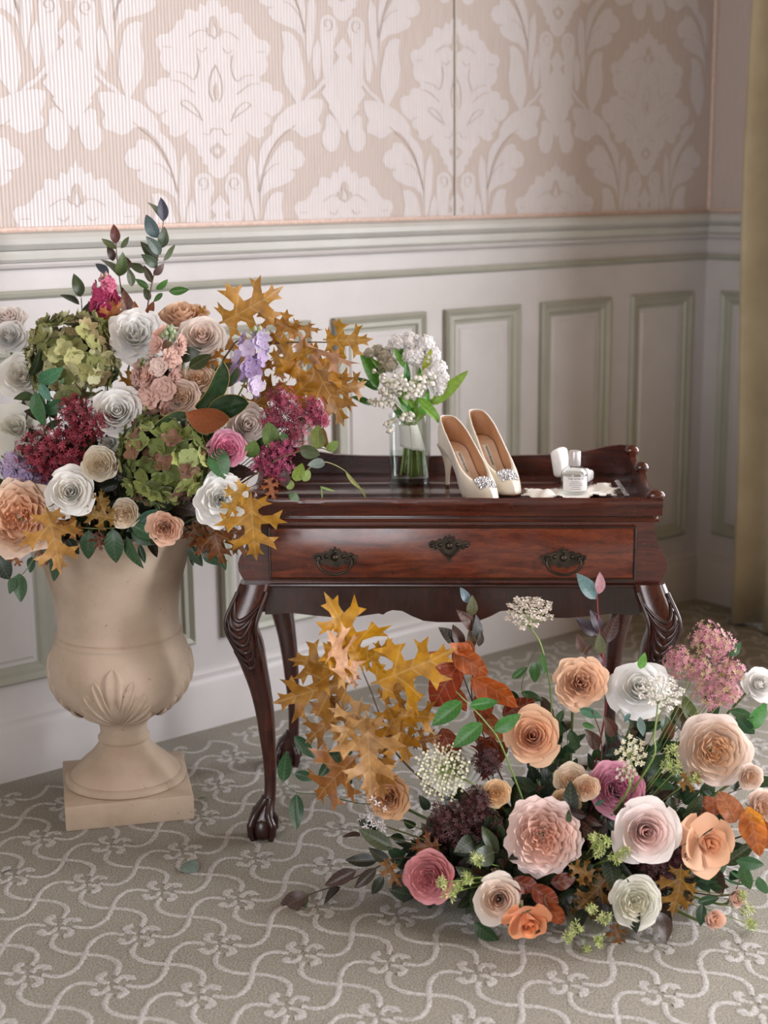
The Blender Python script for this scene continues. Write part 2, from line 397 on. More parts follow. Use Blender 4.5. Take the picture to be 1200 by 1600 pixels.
floor = struct('floor', MB().box(S_LEFT - .2, S_COR + .2, -D_FRONT - .2, .2, -.1, 0), MAT['carpet'], ROOM_M, smooth=False)
CA, CB, CO = Vector((.1575, -.0385, 0)), Vector((-.0185, -.181, 0)), Vector((-.454, 2.790, 0))
def cl(al, be): return CO + CA * al + CB * be
cp = MB(); rnd = random.Random(3)
def in_room(p):
    q = p - WA; s_, d_ = q.dot(WD), q.dot(WN)
    return -1.9 < s_ < S_COR - .06 and .07 < d_ < 3.4
def stroke(pts, w, h=.0022):
    n = len(pts); A = []; B = []; M2 = []
    for i, p in enumerate(pts):
        t = (pts[min(i + 1, n - 1)] - pts[max(i - 1, 0)]).normalized(); q = Vector((-t.y, t.x, 0))
        ww = (w[i] if isinstance(w, list) else w) * (1 + rnd.uniform(-.26, .26))
        A.append(p + q * ww); B.append(p - q * ww); M2.append(p + Vector((0, 0, h)))
    cp.add([(a.x, a.y, .0004) for a in A] + [tuple(m_) for m_ in M2] + [(a.x, a.y, .0004) for a in B],
           [(n + i, n + i + 1, i + 1, i) for i in range(n - 1)] + [(2 * n + i, 2 * n + i + 1, n + i + 1, n + i) for i in range(n - 1)])
def rot4(a, b, k):
    for _ in range(k): a, b = -b, a
    return a, b
ARM = [(0, 0), (-.16, .012), (-.30, -.01), (-.42, -.075), (-.475, -.18), (-.475, -.34)]
PET = [(.03, -.03), (.035, -.115), (.085, -.18), (.155, -.175), (.185, -.115)]
for i in range(-14, 19):
    for j in range(-16, 10):
        c = cl(i + .5, j + .5); fl = cl(i, j)
        for k in range(4):
            if in_room(c):
                P = spline([cl(i + .5 + rot4(a, b, k)[0], j + .5 + rot4(a, b, k)[1]) for a, b in ARM], 8)
                if all(in_room(p) for p in P): stroke(P, .0057)
            if in_room(fl):
                P = spline([cl(i + rot4(a, b, k)[0], j + rot4(a, b, k)[1]) for a, b in PET], 4)
                m_ = len(P)
                if all(in_room(p) for p in P): stroke(P, [.0042 + .0050 * (q / (m_ - 1)) ** .8 - (.0035 if q == m_ - 1 else 0) for q in range(m_)])
o = cp.build('carpet_scrollwork', MAT['carpet2'], floor, True, None, ROOM_M.inverted()); o['kind'] = 'stuff'

# ---- curtain on the right wall
def fabric(name, c1, c2):
    m, nt, b = M_new(name); v = coord(nt, 'Object')
    n = noise(nt, 6, 4, v); r = ramp(nt, n.outputs[0], [(.35, c1), (.65, c2)]); nt.links.new(r.outputs[0], b.inputs['Base Color'])
    n2 = noise(nt, 500, 2, coord(nt, 'Object', (1, 1, .25))); bump(nt, b, n2.outputs[0], .3, .0006)
    b.inputs['Roughness'].default_value = .75; b.inputs['Sheen Weight'].default_value = .2; return m
MAT['curtain'] = fabric('curtain_cloth', C('b0a488'), C('a3967a'))
def make_curtain(d0, d1, off0, off1, flip, label):
    cur = MB(); NU, NZ = 120, 14; rows = []
    for iz in range(NZ + 1):
        z = .015 + (2.86 - .015) * iz / NZ; row = []
        for iu in range(NU + 1):
            u = iu / NU; x = d0 + (d1 - d0) * u + .010 * sin(3 * z + 5 * u)
            off = off0 + (off1 - off0) * (u * u if not flip else 1 - (1 - u) ** 2)
            y = -off + .042 * sin(u * 2 * pi * 6.5 + .9) + .012 * sin(u * 31 + 1.3 * z) - .012 * (1 - z / 2.86)
            y = min(y, -.03)
            if u < .045: y = -.012 + (y + .012) * (u / .045)     # added return to the wall, blocking light behind the cloth
            row.append((x, y, z))
        rows.append(row)
    cur.loft(rows, 0, False)
    co = cur.build('curtain', MAT['curtain'], None, True, None, RIGHT_M)
    sm = co.modifiers.new('thickness', 'SOLIDIFY'); sm.thickness = .004
    return tag(co, label, 'curtain')
make_curtain(.237, 1.04, .15, .30, False, 'floor-length pale gold curtain hanging in soft folds beside the corner')
make_curtain(3.45, 4.14, .16, .36, False, 'unseen curtain added between the two tall windows to shade the corner')  # extra curtain out of view, blocks light towards the corner
rod = MB(); rod.tube([(.15, -.2, 2.88), (6.2, -.2, 2.88)], .016, 12)
ro = rod.build('curtain_rod', MAT['trim'], None, True, 40, RIGHT_M); tag(ro, 'round curtain rod above the tall windows', 'curtain rod')
# ================================================================== TABLE
def wood(name, dark, mid, light, rough=.28, gs=(1.2, 14, 14), coat=.35):
    m, nt, b = M_new(name); v = coord(nt, 'Object', gs)
    n = noise(nt, 5, 5, v, .6, 1.2); n2 = noise(nt, 60, 3, coord(nt, 'Object', (gs[0] * .7, gs[1] * .6, gs[2] * .6)), .6)
    a = node(nt, 'ShaderNodeMath', operation='MULTIPLY_ADD'); a.inputs[1].default_value = .35
    nt.links.new(n2.outputs[0], a.inputs[0]); nt.links.new(n.outputs[0], a.inputs[2])
    r = ramp(nt, a.outputs[0], [(.45, dark), (.65, mid), (.85, light)]); nt.links.new(r.outputs[0], b.inputs['Base Color'])
    n3 = noise(nt, 9, 4, coord(nt, 'Object')); rr = ramp(nt, n3.outputs[0], [(.3, (rough * .7,) * 3 + (1,)), (.75, (rough * 1.5,) * 3 + (1,))])
    nt.links.new(rr.outputs[0], b.inputs['Roughness']); b.inputs['Coat Weight'].default_value = coat; b.inputs['Coat Roughness'].default_value = .18
    bump(nt, b, a.outputs[0], .12, .0008); return m
MAT['mahog'] = wood('mahogany_carcass', C('240d09'), C('3e170e'), C('532314'))
MAT['mahog_d'] = wood('mahogany_drawer_figured', C('32130b'), C('532112'), C('6f341b'), gs=(1.6, 10, 9))
MAT['mahog_v'] = wood('mahogany_legs', C('1f0b08'), C('351510'), C('4a2014'), gs=(14, 14, 1.5))
MAT['mahog_k'] = wood('mahogany_carving', C('170907'), C('28100c'), C('361712'), gs=(14, 14, 3), rough=.32)
MAT['tray'] = wood('mahogany_tray_floor', C('2b120e'), C('45201a'), C('5a2a20'), rough=.2, gs=(1.1, 12, 12), coat=.5)
MAT['bronze'] = M_simple('dark_bronze', C('2a2622'), C('4a4238'), 60, .42, .3, .0006, metallic=.85)
TYAW = radians(-2.6)
TROT = Matrix.Rotation(TYAW, 4, 'Z')
TORG = Vector((-0.269, 3.0095, 0)) + TROT @ Vector((.406, 0, 0))
table = empty('side_table', TORG, 'dark mahogany tray-top side table with cabriole legs and one long drawer', 'table', rz=TYAW)
def T(x, y, z): return TORG + TROT @ Vector((x, y, z))
TZ = .7185                       # tray floor
LEG = [(.575, .000, .034), (.54, .012, .036), (.50, .028, .036), (.478, .030, .033), (.443, .0205, .0325), (.383, .008, .026), (.337, -.001, .022), (.286, -.008, .0195), (.23, -.012, .017), (.172, -.015, .014), (.115, -.015, .0126), (.085, -.012, .0135), (.06, -.004, .019), (.045, .002, .021)]
zs_ = [q[0] for q in LEG]
def make_leg(sx, sy, fx, fy):
    mb = MB(); loops = []; N = 20
    P = spline([(q[0], q[1], q[2]) for q in LEG], 3)
    for z, off, hw in P:
        c = Vector((fx + sx * off, fy + sy * off * .8, z)); lp = []
        for k in range(N):
            a = 2 * pi * k / N; e = .62
            x = math.copysign(abs(cos(a)) ** e, cos(a)); y = math.copysign(abs(sin(a)) ** e, sin(a))
            lp.append(c + Vector((x * hw, y * hw, 0)))
        loops.append(lp)
    loops.reverse(); mb.loft(loops, 0, True, True)
    leg = mb.build('leg', MAT['mahog_v'], table, True, 50)
    ft = MB(); c = Vector((fx + sx * .002, fy + sy * .002, .027))
    prof = [(.001, .0), (.018, .001), (.026, .009), (.029, .022), (.026, .038), (.018, .05), (.001, .054)]
    ft.lathe(prof, 16, (c.x, c.y, 0))
    for k in range(4):
        a = pi / 4 + k * pi / 2; d = Vector((cos(a), sin(a), 0)); b0 = Vector((fx - sx * .010, fy - sy * .008, 0))
        pts = spline([b0 + d * .008 + Vector((0, 0, .085)), c.xy.to_3d() + d * .022 + Vector((0, 0, .056)), c.xy.to_3d() + d * .0335 + Vector((0, 0, .036)), c.xy.to_3d() + d * .033 + Vector((0, 0, .016)), c.xy.to_3d() + d * .027 + Vector((0, 0, .002))], 4)
        n = len(pts); ft.tube(pts, [.0095 - .004 * i / n + (.0016 if i % 4 == 0 else 0) for i in range(n)], 8)
    ft.build('claw_foot', MAT['mahog_k'], leg, True, 60)
    if sy < 0:
        kn = MB()
        def onleg(u, z):        # u across the front face
            off = interp(z, zs_[::-1], [q[1] for q in LEG][::-1]); hw = interp(z, zs_[::-1], [q[2] for q in LEG][::-1])
            return Vector((fx + sx * (off + u * hw), fy + sy * (off * .8 + hw * (.99 - .12 * u * u)), z))
        for i in range(7):
            z0 = .545 - i * .018; pts = spline([onleg(-.75 + .08 * i, z0 - .004), onleg(-.35, z0 - .03), onleg(.15, z0 - .042), onleg(.6, z0 - .028), onleg(.86, z0 - .002)], 4)
            n = len(pts); kn.tube(pts, [.0015 + .0042 * sin(pi * (q + .5) / n) for q in range(n)], 7)
        for u0 in (-.85, .9):
            pts = spline([onleg(u0, .56), onleg(u0 * 1.02, .50), onleg(u0 * .9, .45), onleg(u0 * .45, .40), onleg(0, .375)], 5)
            n = len(pts); kn.tube(pts, [.0042 - .002 * q / n for q in range(n)], 7)
        pts = spline([onleg(.1, .43), onleg(.05, .40), onleg(0, .372)], 4); kn.tube(pts, [.006 - .0004 * q for q in range(len(pts))], 8)
        kn.build('knee_carving', MAT['mahog_k'], leg, True, 60)
for sx in (-1, 1):
    make_leg(sx, -1, sx * .406, .034); make_leg(sx, 1, sx * .395, .452)
# carcass with swelling sides
BOMB = [(.415, .718), (.415, .70), (.4155, .685), (.420, .665), (.429, .645), (.438, .630), (.4425, .615), (.441, .600), (.434, .585), (.424, .572), (.418, .568)]
cc = MB(); outl = [(x, z) for x, z in BOMB] + [(-x, z) for x, z in reversed(BOMB)]
cc.prism(outl, lambda u, v, t: Vector((u, t, v)), .470, .018)
cc.build('carcass', MAT['mahog'], table, True, 30)
ap = MB(); half = [(0, .487), (.03, .487), (.058, .490), (.082, .500), (.102, .511), (.122, .513), (.134, .509), (.142, .503), (.152, .5055), (.175, .502), (.205, .497), (.24, .4965), (.29, .501), (.33, .506), (.355, .505), (.372, .503), (.390, .503), (.390, .569)]
outl = half + [(-x, z) for x, z in reversed(half)][:-1]
ap.prism(outl, lambda u, v, t: Vector((u, t, v)), .052, .030); ap.build('apron', MAT['mahog_k'], table, True, 30)
ap = MB(); ap.prism([(.06, .50), (.25, .512), (.44, .50), (.44, .569), (.06, .569)], lambda u, v, t: Vector((t, u, v)), .392, .410)
ap.build('apron', MAT['mahog_k'], table); ap = MB(); ap.prism([(.06, .50), (.25, .512), (.44, .50), (.44, .569), (.06, .569)], lambda u, v, t: Vector((t, u, v)), -.410, -.392); ap.build('apron', MAT['mahog_k'], table)
MB().box(-.39, .39, .44, .456, .505, .569, .002).build('apron', MAT['mahog_k'], table)
t = MB(); t.box(-.424, .424, .008, .472, .5665, .5745, .003); t.box(-.412, .412, .012, .02, .708, .716, .002); t.build('base_moulding', MAT['mahog_k'], table)
# drawer
dr = MB().box(-.373, .373, .0125, .05, .587, .692, .0015).build('drawer', MAT['mahog_d'], table)
bd = MB()
for (a, b) in (((-.3755, .0125, .5845), (.3755, .0125, .5845)), ((-.3755, .0125, .6945), (.3755, .0125, .6945)), ((-.3755, .0125, .5845), (-.3755, .0125, .6945)), ((.3755, .0125, .5845), (.3755, .0125, .6945))): bd.tube([a, b], .0026, 6)
bd.build('cock_bead', MAT['mahog_k'], dr)
def half_outline(h): return h + [(-x, z) for x, z in reversed(h) if abs(x) > 1e-6]
def pull(cx, cz, kind):
    if kind == 'bail':
        h = [(0, .027), (.004, .020), (.009, .022), (.013, .015), (.020, .017), (.026, .012), (.034, .014), (.041, .008), (.046, .009), (.047, .002), (.042, -.001), (.044, -.008), (.037, -.012), (.030, -.006), (.023, -.013), (.016, -.010), (.009, -.018), (0, -.014)]
    else:
        h = [(0, .028), (.004, .022), (.010, .024), (.013, .016), (.021, .019), (.027, .013), (.036, .015), (.043, .009), (.041, .003), (.034, .002), (.030, -.005), (.022, -.003), (.017, -.011), (.009, -.010), (.006, -.019), (.003, -.026), (0, -.032)]
    p = MB(); p.prism(half_outline(h), lambda u, v, t: Vector((cx + u, t, cz + v)), .0128, .0092)
    plate = p.build('drawer_pull' if kind == 'bail' else 'escutcheon', MAT['bronze'], dr, False)
    q = MB()
    for (ux, uz, r) in ((0, .004, .0085), (.018, .006, .005), (-.018, .006, .005), (.036, .004, .0045), (-.036, .004, .0045), (0, .017, .004), (.027, .002, .0035), (-.027, .002, .0035)):
        q.lathe([(r, 0), (r * .86, r * .3), (r * .5, r * .55), (.0003, r * .65)], 12, (0, 0, 0), 0, lambda p_, a_, ux=ux, uz=uz: Vector((cx + ux + p_.x, .0094 - p_.z, cz + uz + p_.y)))
    if kind == 'bail':
        pts = spline([(cx - .033, .004, cz + .004), (cx - .035, .0005, cz - .008), (cx - .026, -.001, cz - .021), (cx - .012, -.002, cz - .0275), (cx, -.002, cz - .029), (cx + .012, -.002, cz - .0275), (cx + .026, -.001, cz - .021), (cx + .035, .0005, cz - .008), (cx + .033, .004, cz + .004)], 5)
        q.tube(pts, .0026, 8)
        for s_ in (-1, 1): q.tube([(cx + s_ * .033, .0095, cz + .004), (cx + s_ * .033, -.001, cz + .004)], .0042, 10)
    else:
        q.tube(spline([(cx - .018, .006, cz - .002), (cx - .010, .003, cz - .014), (cx, .002, cz - .017), (cx + .010, .003, cz - .014), (cx + .018, .006, cz - .002)], 4), .002, 7)
    q.build('bail' if kind == 'bail' else 'boss', MAT['bronze'], plate, True, 50)
pull(-.240, .6275, 'bail'); pull(.230, .6265, 'bail'); pull(-.004, .652, 'plate')
# tray: moulded rim, planked floor, gallery
def ring_loop(off, z, y0=.018, y1=.470, hx=.415):
    return [(-hx - off, y0 - off, z), (hx + off, y0 - off, z), (hx + off, y1 + off * .3, z), (-hx - off, y1 + off * .3, z)]
rim = MB(); rim.loft([ring_loop(o_, z_) for o_, z_ in ((0, .7055), (.006, .7055), (.008, .709), (.006, .7125), (.003, .714), (.004, .722), (.008, .731), (.014, .737), (.014, .742), (.009, .744))])
rim.build('rim_moulding', MAT['mahog'], table, True, 40)
fr = MB(); N = 40; loops = []
for i in range(N + 1):
    x = -.428 + .856 * i / N; w = .0015 * sin(i * .7) * .4
    prof = [(.002, .742), (-.001, .748), (.001, .7545), (.007, .757), (.013, .7545), (.016, .748), (.017, .7185), (.010, .7185)]
    loops.append([Vector((x, y, z + (w if z > .745 else 0))) for y, z in prof])
fr.loft(loops, 0, True, True); fr.build('front_lip', MAT['mahog'], table, True, 45)
for k in range(4):
    y0 = .014 + k * .112
    MB().box(-.413, .413, y0 + .0004, y0 + .1116, .7085, TZ, .0007).build('tray_plank', MAT['tray'], table, True, 30)
bk = MB(); top = [(0, .762), (.10, .762), (.20, .763), (.27, .766), (.32, .774), (.36, .783), (.392, .787), (.414, .785)]
outl = [(x, z) for x, z in top] + [(.42, .77), (.42, .7186), (-.42, .7186), (-.42, .77)] + [(-x, z) for x, z in reversed(top)][:-1]
bk.prism(outl, lambda u, v, t: Vector((u, t, v)), .474, .462)
bk.build('gallery_back', MAT['mahog'], table, True, 35)
for s_ in (-1, 1):
    sd = MB(); prof = [(.016, .7186), (.470, .7186), (.470, .786), (.44, .790), (.425, .786), (.408, .770), (.385, .763), (.335, .764), (.29, .773), (.262, .779), (.244, .776), (.228, .765), (.20, .756), (.14, .755), (.08, .760), (.045, .768), (.018, .770), (.006, .762), (.006, .745)]
    sd.prism([(y, z) for y, z in prof], lambda u, v, t, s_=s_: Vector((s_ * t, u, v)), .408, .421)
    for (y, z, r, L) in ((.430, .780, .0125, .017), (.250, .774, .0125, .016), (.012, .7605, .0115, .019)):
        n_ = 9; pts = [(s_ * (.4145 - L + 2 * L * k / (n_ - 1)), y, z) for k in range(n_)]
        sd.tube(pts, [max(.0012, r * sqrt(max(0, 1 - (2 * k / (n_ - 1) - 1) ** 2)) ** .8) for k in range(n_)], 16)
        sd.tube([(s_ * (.4145 - L * .95), y, z), (s_ * (.4145 + L * .95), y, z)], .0035, 10)
    sd.build('gallery_side', MAT['mahog'], table, True, 35)

# ================================================================== URN
MAT['stone'] = None
m, nt, b = M_new('cast_stone'); v = coord(nt, 'Object')
n = noise(nt, 9, 5, v); n2 = noise(nt, 260, 2, v); n3 = noise(nt, 70, 2, v, .5)
r = ramp(nt, n.outputs[0], [(.3, C('ab9783')), (.55, C('bba895')), (.8, C('c6b5a4'))])
sp = ramp(nt, n3.outputs[0], [(.70, (1, 1, 1, 1)), (.78, (.35, .3, .27, 1))])
mx = node(nt, 'ShaderNodeMix', data_type='RGBA', blend_type='MULTIPLY'); mx.inputs[0].default_value = .6
nt.links.new(r.outputs[0], mx.inputs[6]); nt.links.new(sp.outputs[0], mx.inputs[7]); nt.links.new(mx.outputs[2], b.inputs['Base Color'])
b.inputs['Roughness'].default_value = .85; bump(nt, b, n2.outputs[0], .25, .001); MAT['stone'] = m
UC = Vector((-.5985, 3.247, 0))
urn = empty('stone_urn', UC, 'tan cast-stone pedestal urn with carved acanthus bowl on square plinth', 'urn')
PH = .058
UP = [(.0, PH), (.132, PH), (.137, PH + .004), (.137, PH + .012), (.131, PH + .017), (.124, PH + .018), (.122, PH + .022), (.112, PH + .032), (.100, .102), (.084, .116), (.070, .130), (.058, .146), (.0545, .152), (.058, .156), (.0585, .162), (.0545, .167), (.0530, .172), (.0525, .185), (.056, .196), (.064, .205), (.083, .219), (.104, .232), (.125, .248), (.141, .265), (.152, .285), (.158, .308), (.1595, .330), (.157, .352), (.151, .373), (.143, .391), (.141, .396), (.1425, .399), (.1425, .404), (.139, .407), (.1365, .409), (.138, .412), (.136, .416), (.1345, .43), (.1345, .455), (.137, .48), (.142, .51), (.150, .54), (.160, .575), (.172, .605), (.186, .628), (.196, .638), (.200, .648), (.198, .657), (.188, .661), (.176, .655), (.160, .62), (.145, .57), (.12, .56), (.0, .56)]
ub = MB().lathe(UP, 72); urn_body = ub.build('bowl', MAT['stone'], urn, True, 50)
PR = Matrix.Rotation(radians(12.5), 4, 'Z')
MB().box(-.141, .141, -.141, .141, 0, PH, .004).build('plinth', MAT['stone'], urn, True, 40, PR)
def ur(z):
    q = [p for p in UP if p[1] <= .45][4:]
    return interp(z, [p[1] for p in q], [p[0] for p in q])
for th0 in (-90 + 4, -90 + 94, -90 - 86):
    rl = MB(); th0 = radians(th0)
    def S(a, z, e=0): R_ = ur(z) + e; return Vector((R_ * cos(th0 + a), R_ * sin(th0 + a), z))
    for (a0, z0, a1, z1, a2, z2, r0) in ((0, .212, 0, .29, 0, .366, .024), (.05, .214, .15, .275, .27, .338, .0145), (.08, .215, .25, .258, .42, .310, .014), (.10, .214, .34, .240, .53, .279, .013), (.14, .214, .44, .228, .61, .251, .011)):
        for sg in ((1, -1) if a1 else (1,)):
            pts = spline([S(sg * a0, z0, -.003), S(sg * a1, z1, -.001), S(sg * a2, z2, 0)], 7); n = len(pts)
            loops = []
            for i, p in enumerate(pts):
                t_ = (pts[min(i + 1, n - 1)] - pts[max(i - 1, 0)]).normalized(); nn = Vector((p.x, p.y, 0)).normalized(); bb = t_.cross(nn).normalized(); nn = bb.cross(t_)
                w = r0 * (.25 + .85 * (i / (n - 1)) ** .9) * sqrt(max(.02, 1 - max(0, (i / (n - 1) - .72) / .28) ** 2)); h = .0105 * (.6 + .4 * i / n) * (1 if i < n - 1 else .3)
                lp = []
                for k in range(13):
                    u = -1 + 2 * k / 12
                    lp.append(p + bb * u * w + nn * (h * (1 - u * u) ** .35 * (1 - .72 * math.exp(-(u / .45) ** 2)) - .001))
                loops.append(lp)
            rl.loft(loops, 0, False)
    rl.build('acanthus_relief', MAT['stone'], urn_body, True, 60)

# ================================================================== THINGS ON THE TRAY
def M_glass(name, tint, k=.55):
    m, nt, b = M_new(name); nt.nodes.remove(b)
    tr = node(nt, 'ShaderNodeBsdfTransparent'); tr.inputs[0].default_value = tint
    gl = node(nt, 'ShaderNodeBsdfGlossy'); gl.inputs['Roughness'].default_value = .02
    lw = node(nt, 'ShaderNodeLayerWeight'); pw = node(nt, 'ShaderNodeMath', operation='POWER'); pw.inputs[1].default_value = 3.2
    nt.links.new(lw.outputs['Facing'], pw.inputs[0])
    ma = node(nt, 'ShaderNodeMath', operation='MULTIPLY_ADD'); ma.inputs[1].default_value = k; ma.inputs[2].default_value = .035; nt.links.new(pw.outputs[0], ma.inputs[0])
    mx = node(nt, 'ShaderNodeMixShader'); nt.links.new(ma.outputs[0], mx.inputs[0]); nt.links.new(tr.outputs[0], mx.inputs[1]); nt.links.new(gl.outputs[0], mx.inputs[2])
    nt.links.new(mx.outputs[0], nt.nodes['Material Output'].inputs[0]); return m
MAT['glass'] = M_glass('clear_glass', (.95, .965, .96, 1)); MAT['water'] = M_glass('water', (.93, .965, .94, 1), .3)
MAT['gbase'] = M_glass('thick_glass', (.88, .92, .92, 1), .5)
VC = atZ(641, 755.5, TZ); VC.y += .004
vase = empty('glass_vase', VC, 'clear glass cylinder vase half filled with water on the tray', 'vase')
RV, HV = .0472, .158
vb = MB(); vb.lathe([(RV - .001, 0), (RV, .003), (RV, HV), (RV - .0012, HV + .001), (RV - .0024, HV), (RV - .0026, .012), (RV - .006, .009), (.001, .008)], 48)
gb = vb.build('glass_wall', MAT['glass'], vase, True, 50)
MB().lathe([(.001, .0005), (RV - .004, .0006), (RV - .002, .004), (RV - .004, .0075), (.001, .0078)], 40).build('thick_base', MAT['gbase'], gb, True, 50)
MB().lathe([(.001, .0085), (RV - .0062, .0092), (RV - .0032, .0125), (RV - .0032, .069), (RV - .0030, .0705), (RV - .005, .0695), (.001, .0693)], 40).build('water', MAT['water'], vase, True, 50)

MAT['satin'] = fabric('white_satin', C('eeebe6'), C('e6e2dc'))
MAT['shoe'] = M_simple('ivory_satin_shoe', C('e2dacb'), C('dad1c0'), 40, .38, .05, .0004, sheen=.2)
MAT['lining'] = M_simple('tan_leather_lining', C('b98f6c'), C('ac8160'), 30, .5, .08, .0004)
MAT['insole'] = M_simple('pale_leather_insole', C('e0c6b4'), C('d6bba8'), 30, .45, .05, .0004)
MAT['label_w'] = M_simple('white_label', C('f0f0f0'), C('e8e8ea'), 50, .5, 0)
MAT['ink'] = M_simple('black_ink', C('15151c'), C('22222a'), 50, .5, 0)
MAT['heel'] = M_simple('heel_satin', C('cdbfa9'), C('c2b39c'), 40, .4, 0)
MAT['tip'] = M_simple('heel_tip', C('4a2a22'), C('5a342a'), 40, .4, 0)
m, nt, b = M_new('crystal'); b.inputs['Base Color'].default_value = (.9, .9, .93, 1); b.inputs['Metallic'].default_value = .45; b.inputs['Roughness'].default_value = .1
n = noise(nt, 400, 1, coord(nt, 'Object')); r = ramp(nt, n.outputs[0], [(.35, C('8f9096')), (.55, C('f6f6fa'))]); nt.links.new(r.outputs[0], b.inputs['Base Color']); MAT['crystal'] = m  # grey and white noise paints sparkle into the stones' colour
MAT['silver'] = M_simple('silver_setting', C('b9b9be'), C('a4a4aa'), 60, .25, .1, .0004, metallic=1.0)
def text_mesh(body, size, mat, parent, mtx, extrude=.0002, name='lettering', align='CENTER'):
    cu = bpy.data.curves.new(name, 'FONT'); cu.body = body; cu.size = size; cu.extrude = extrude; cu.align_x = align; cu.align_y = 'CENTER'; cu.resolution_u = 2
    o = bpy.data.objects.new(name, cu); COL.objects.link(o)
    dg = bpy.context.evaluated_depsgraph_get(); me = bpy.data.meshes.new_from_object(o.evaluated_get(dg))
    bpy.data.objects.remove(o); me.materials.clear(); me.materials.append(mat)
    return link(name, me, parent, mtx)
def gem(mb, p, nrm, r):
    nrm = Vector(nrm).normalized(); fr_ = frame_from(nrm).to_3x3(); v = [p + fr_ @ Vector((r * cos(a), r * sin(a), 0)) for a in [k * pi / 3 for k in range(6)]]
    v2 = [p + fr_ @ Vector((r * .55 * cos(a), r * .55 * sin(a), r * .6)) for a in [k * pi / 3 + .5 for k in range(6)]]
    mb.add(v + v2, [(k, (k + 1) % 6, 6 + k) for k in range(6)] + [((k + 1) % 6, 6 + (k + 1) % 6, 6 + k) for k in range(6)] + [tuple(range(6, 12))])
SL = .243
def sole_w(x): return interp(x, [-.004, .0, .006, .02, .05, .085, .11, .14, .165, .19, .21, .225, .236, SL], [0, .012, .019, .0255, .0275, .0245, .025, .031, .0345, .0325, .0265, .0185, .010, 0])
def sole_h(x): return interp(x, [-.004, .02, .045, .065, .085, .11, .135, .155, .175, .20, .225, SL], [.098, .096, .0915, .083, .069, .046, .024, .011, .005, .0045, .006, .009])
def top_w(x): return interp(x, [-.006, -.003, .004, .02, .05, .09, .13, .155, .172, .182, .1865], [0, .009, .0155, .0215, .0265, .0285, .0305, .0275, .0200, .0105, 0])
def top_z(x): return interp(x, [-.006, .0, .01, .03, .06, .09, .12, .15, .175, .1865], [.160, .1595, .157, .1465, .128, .107, .084, .0615, .047, .0435])
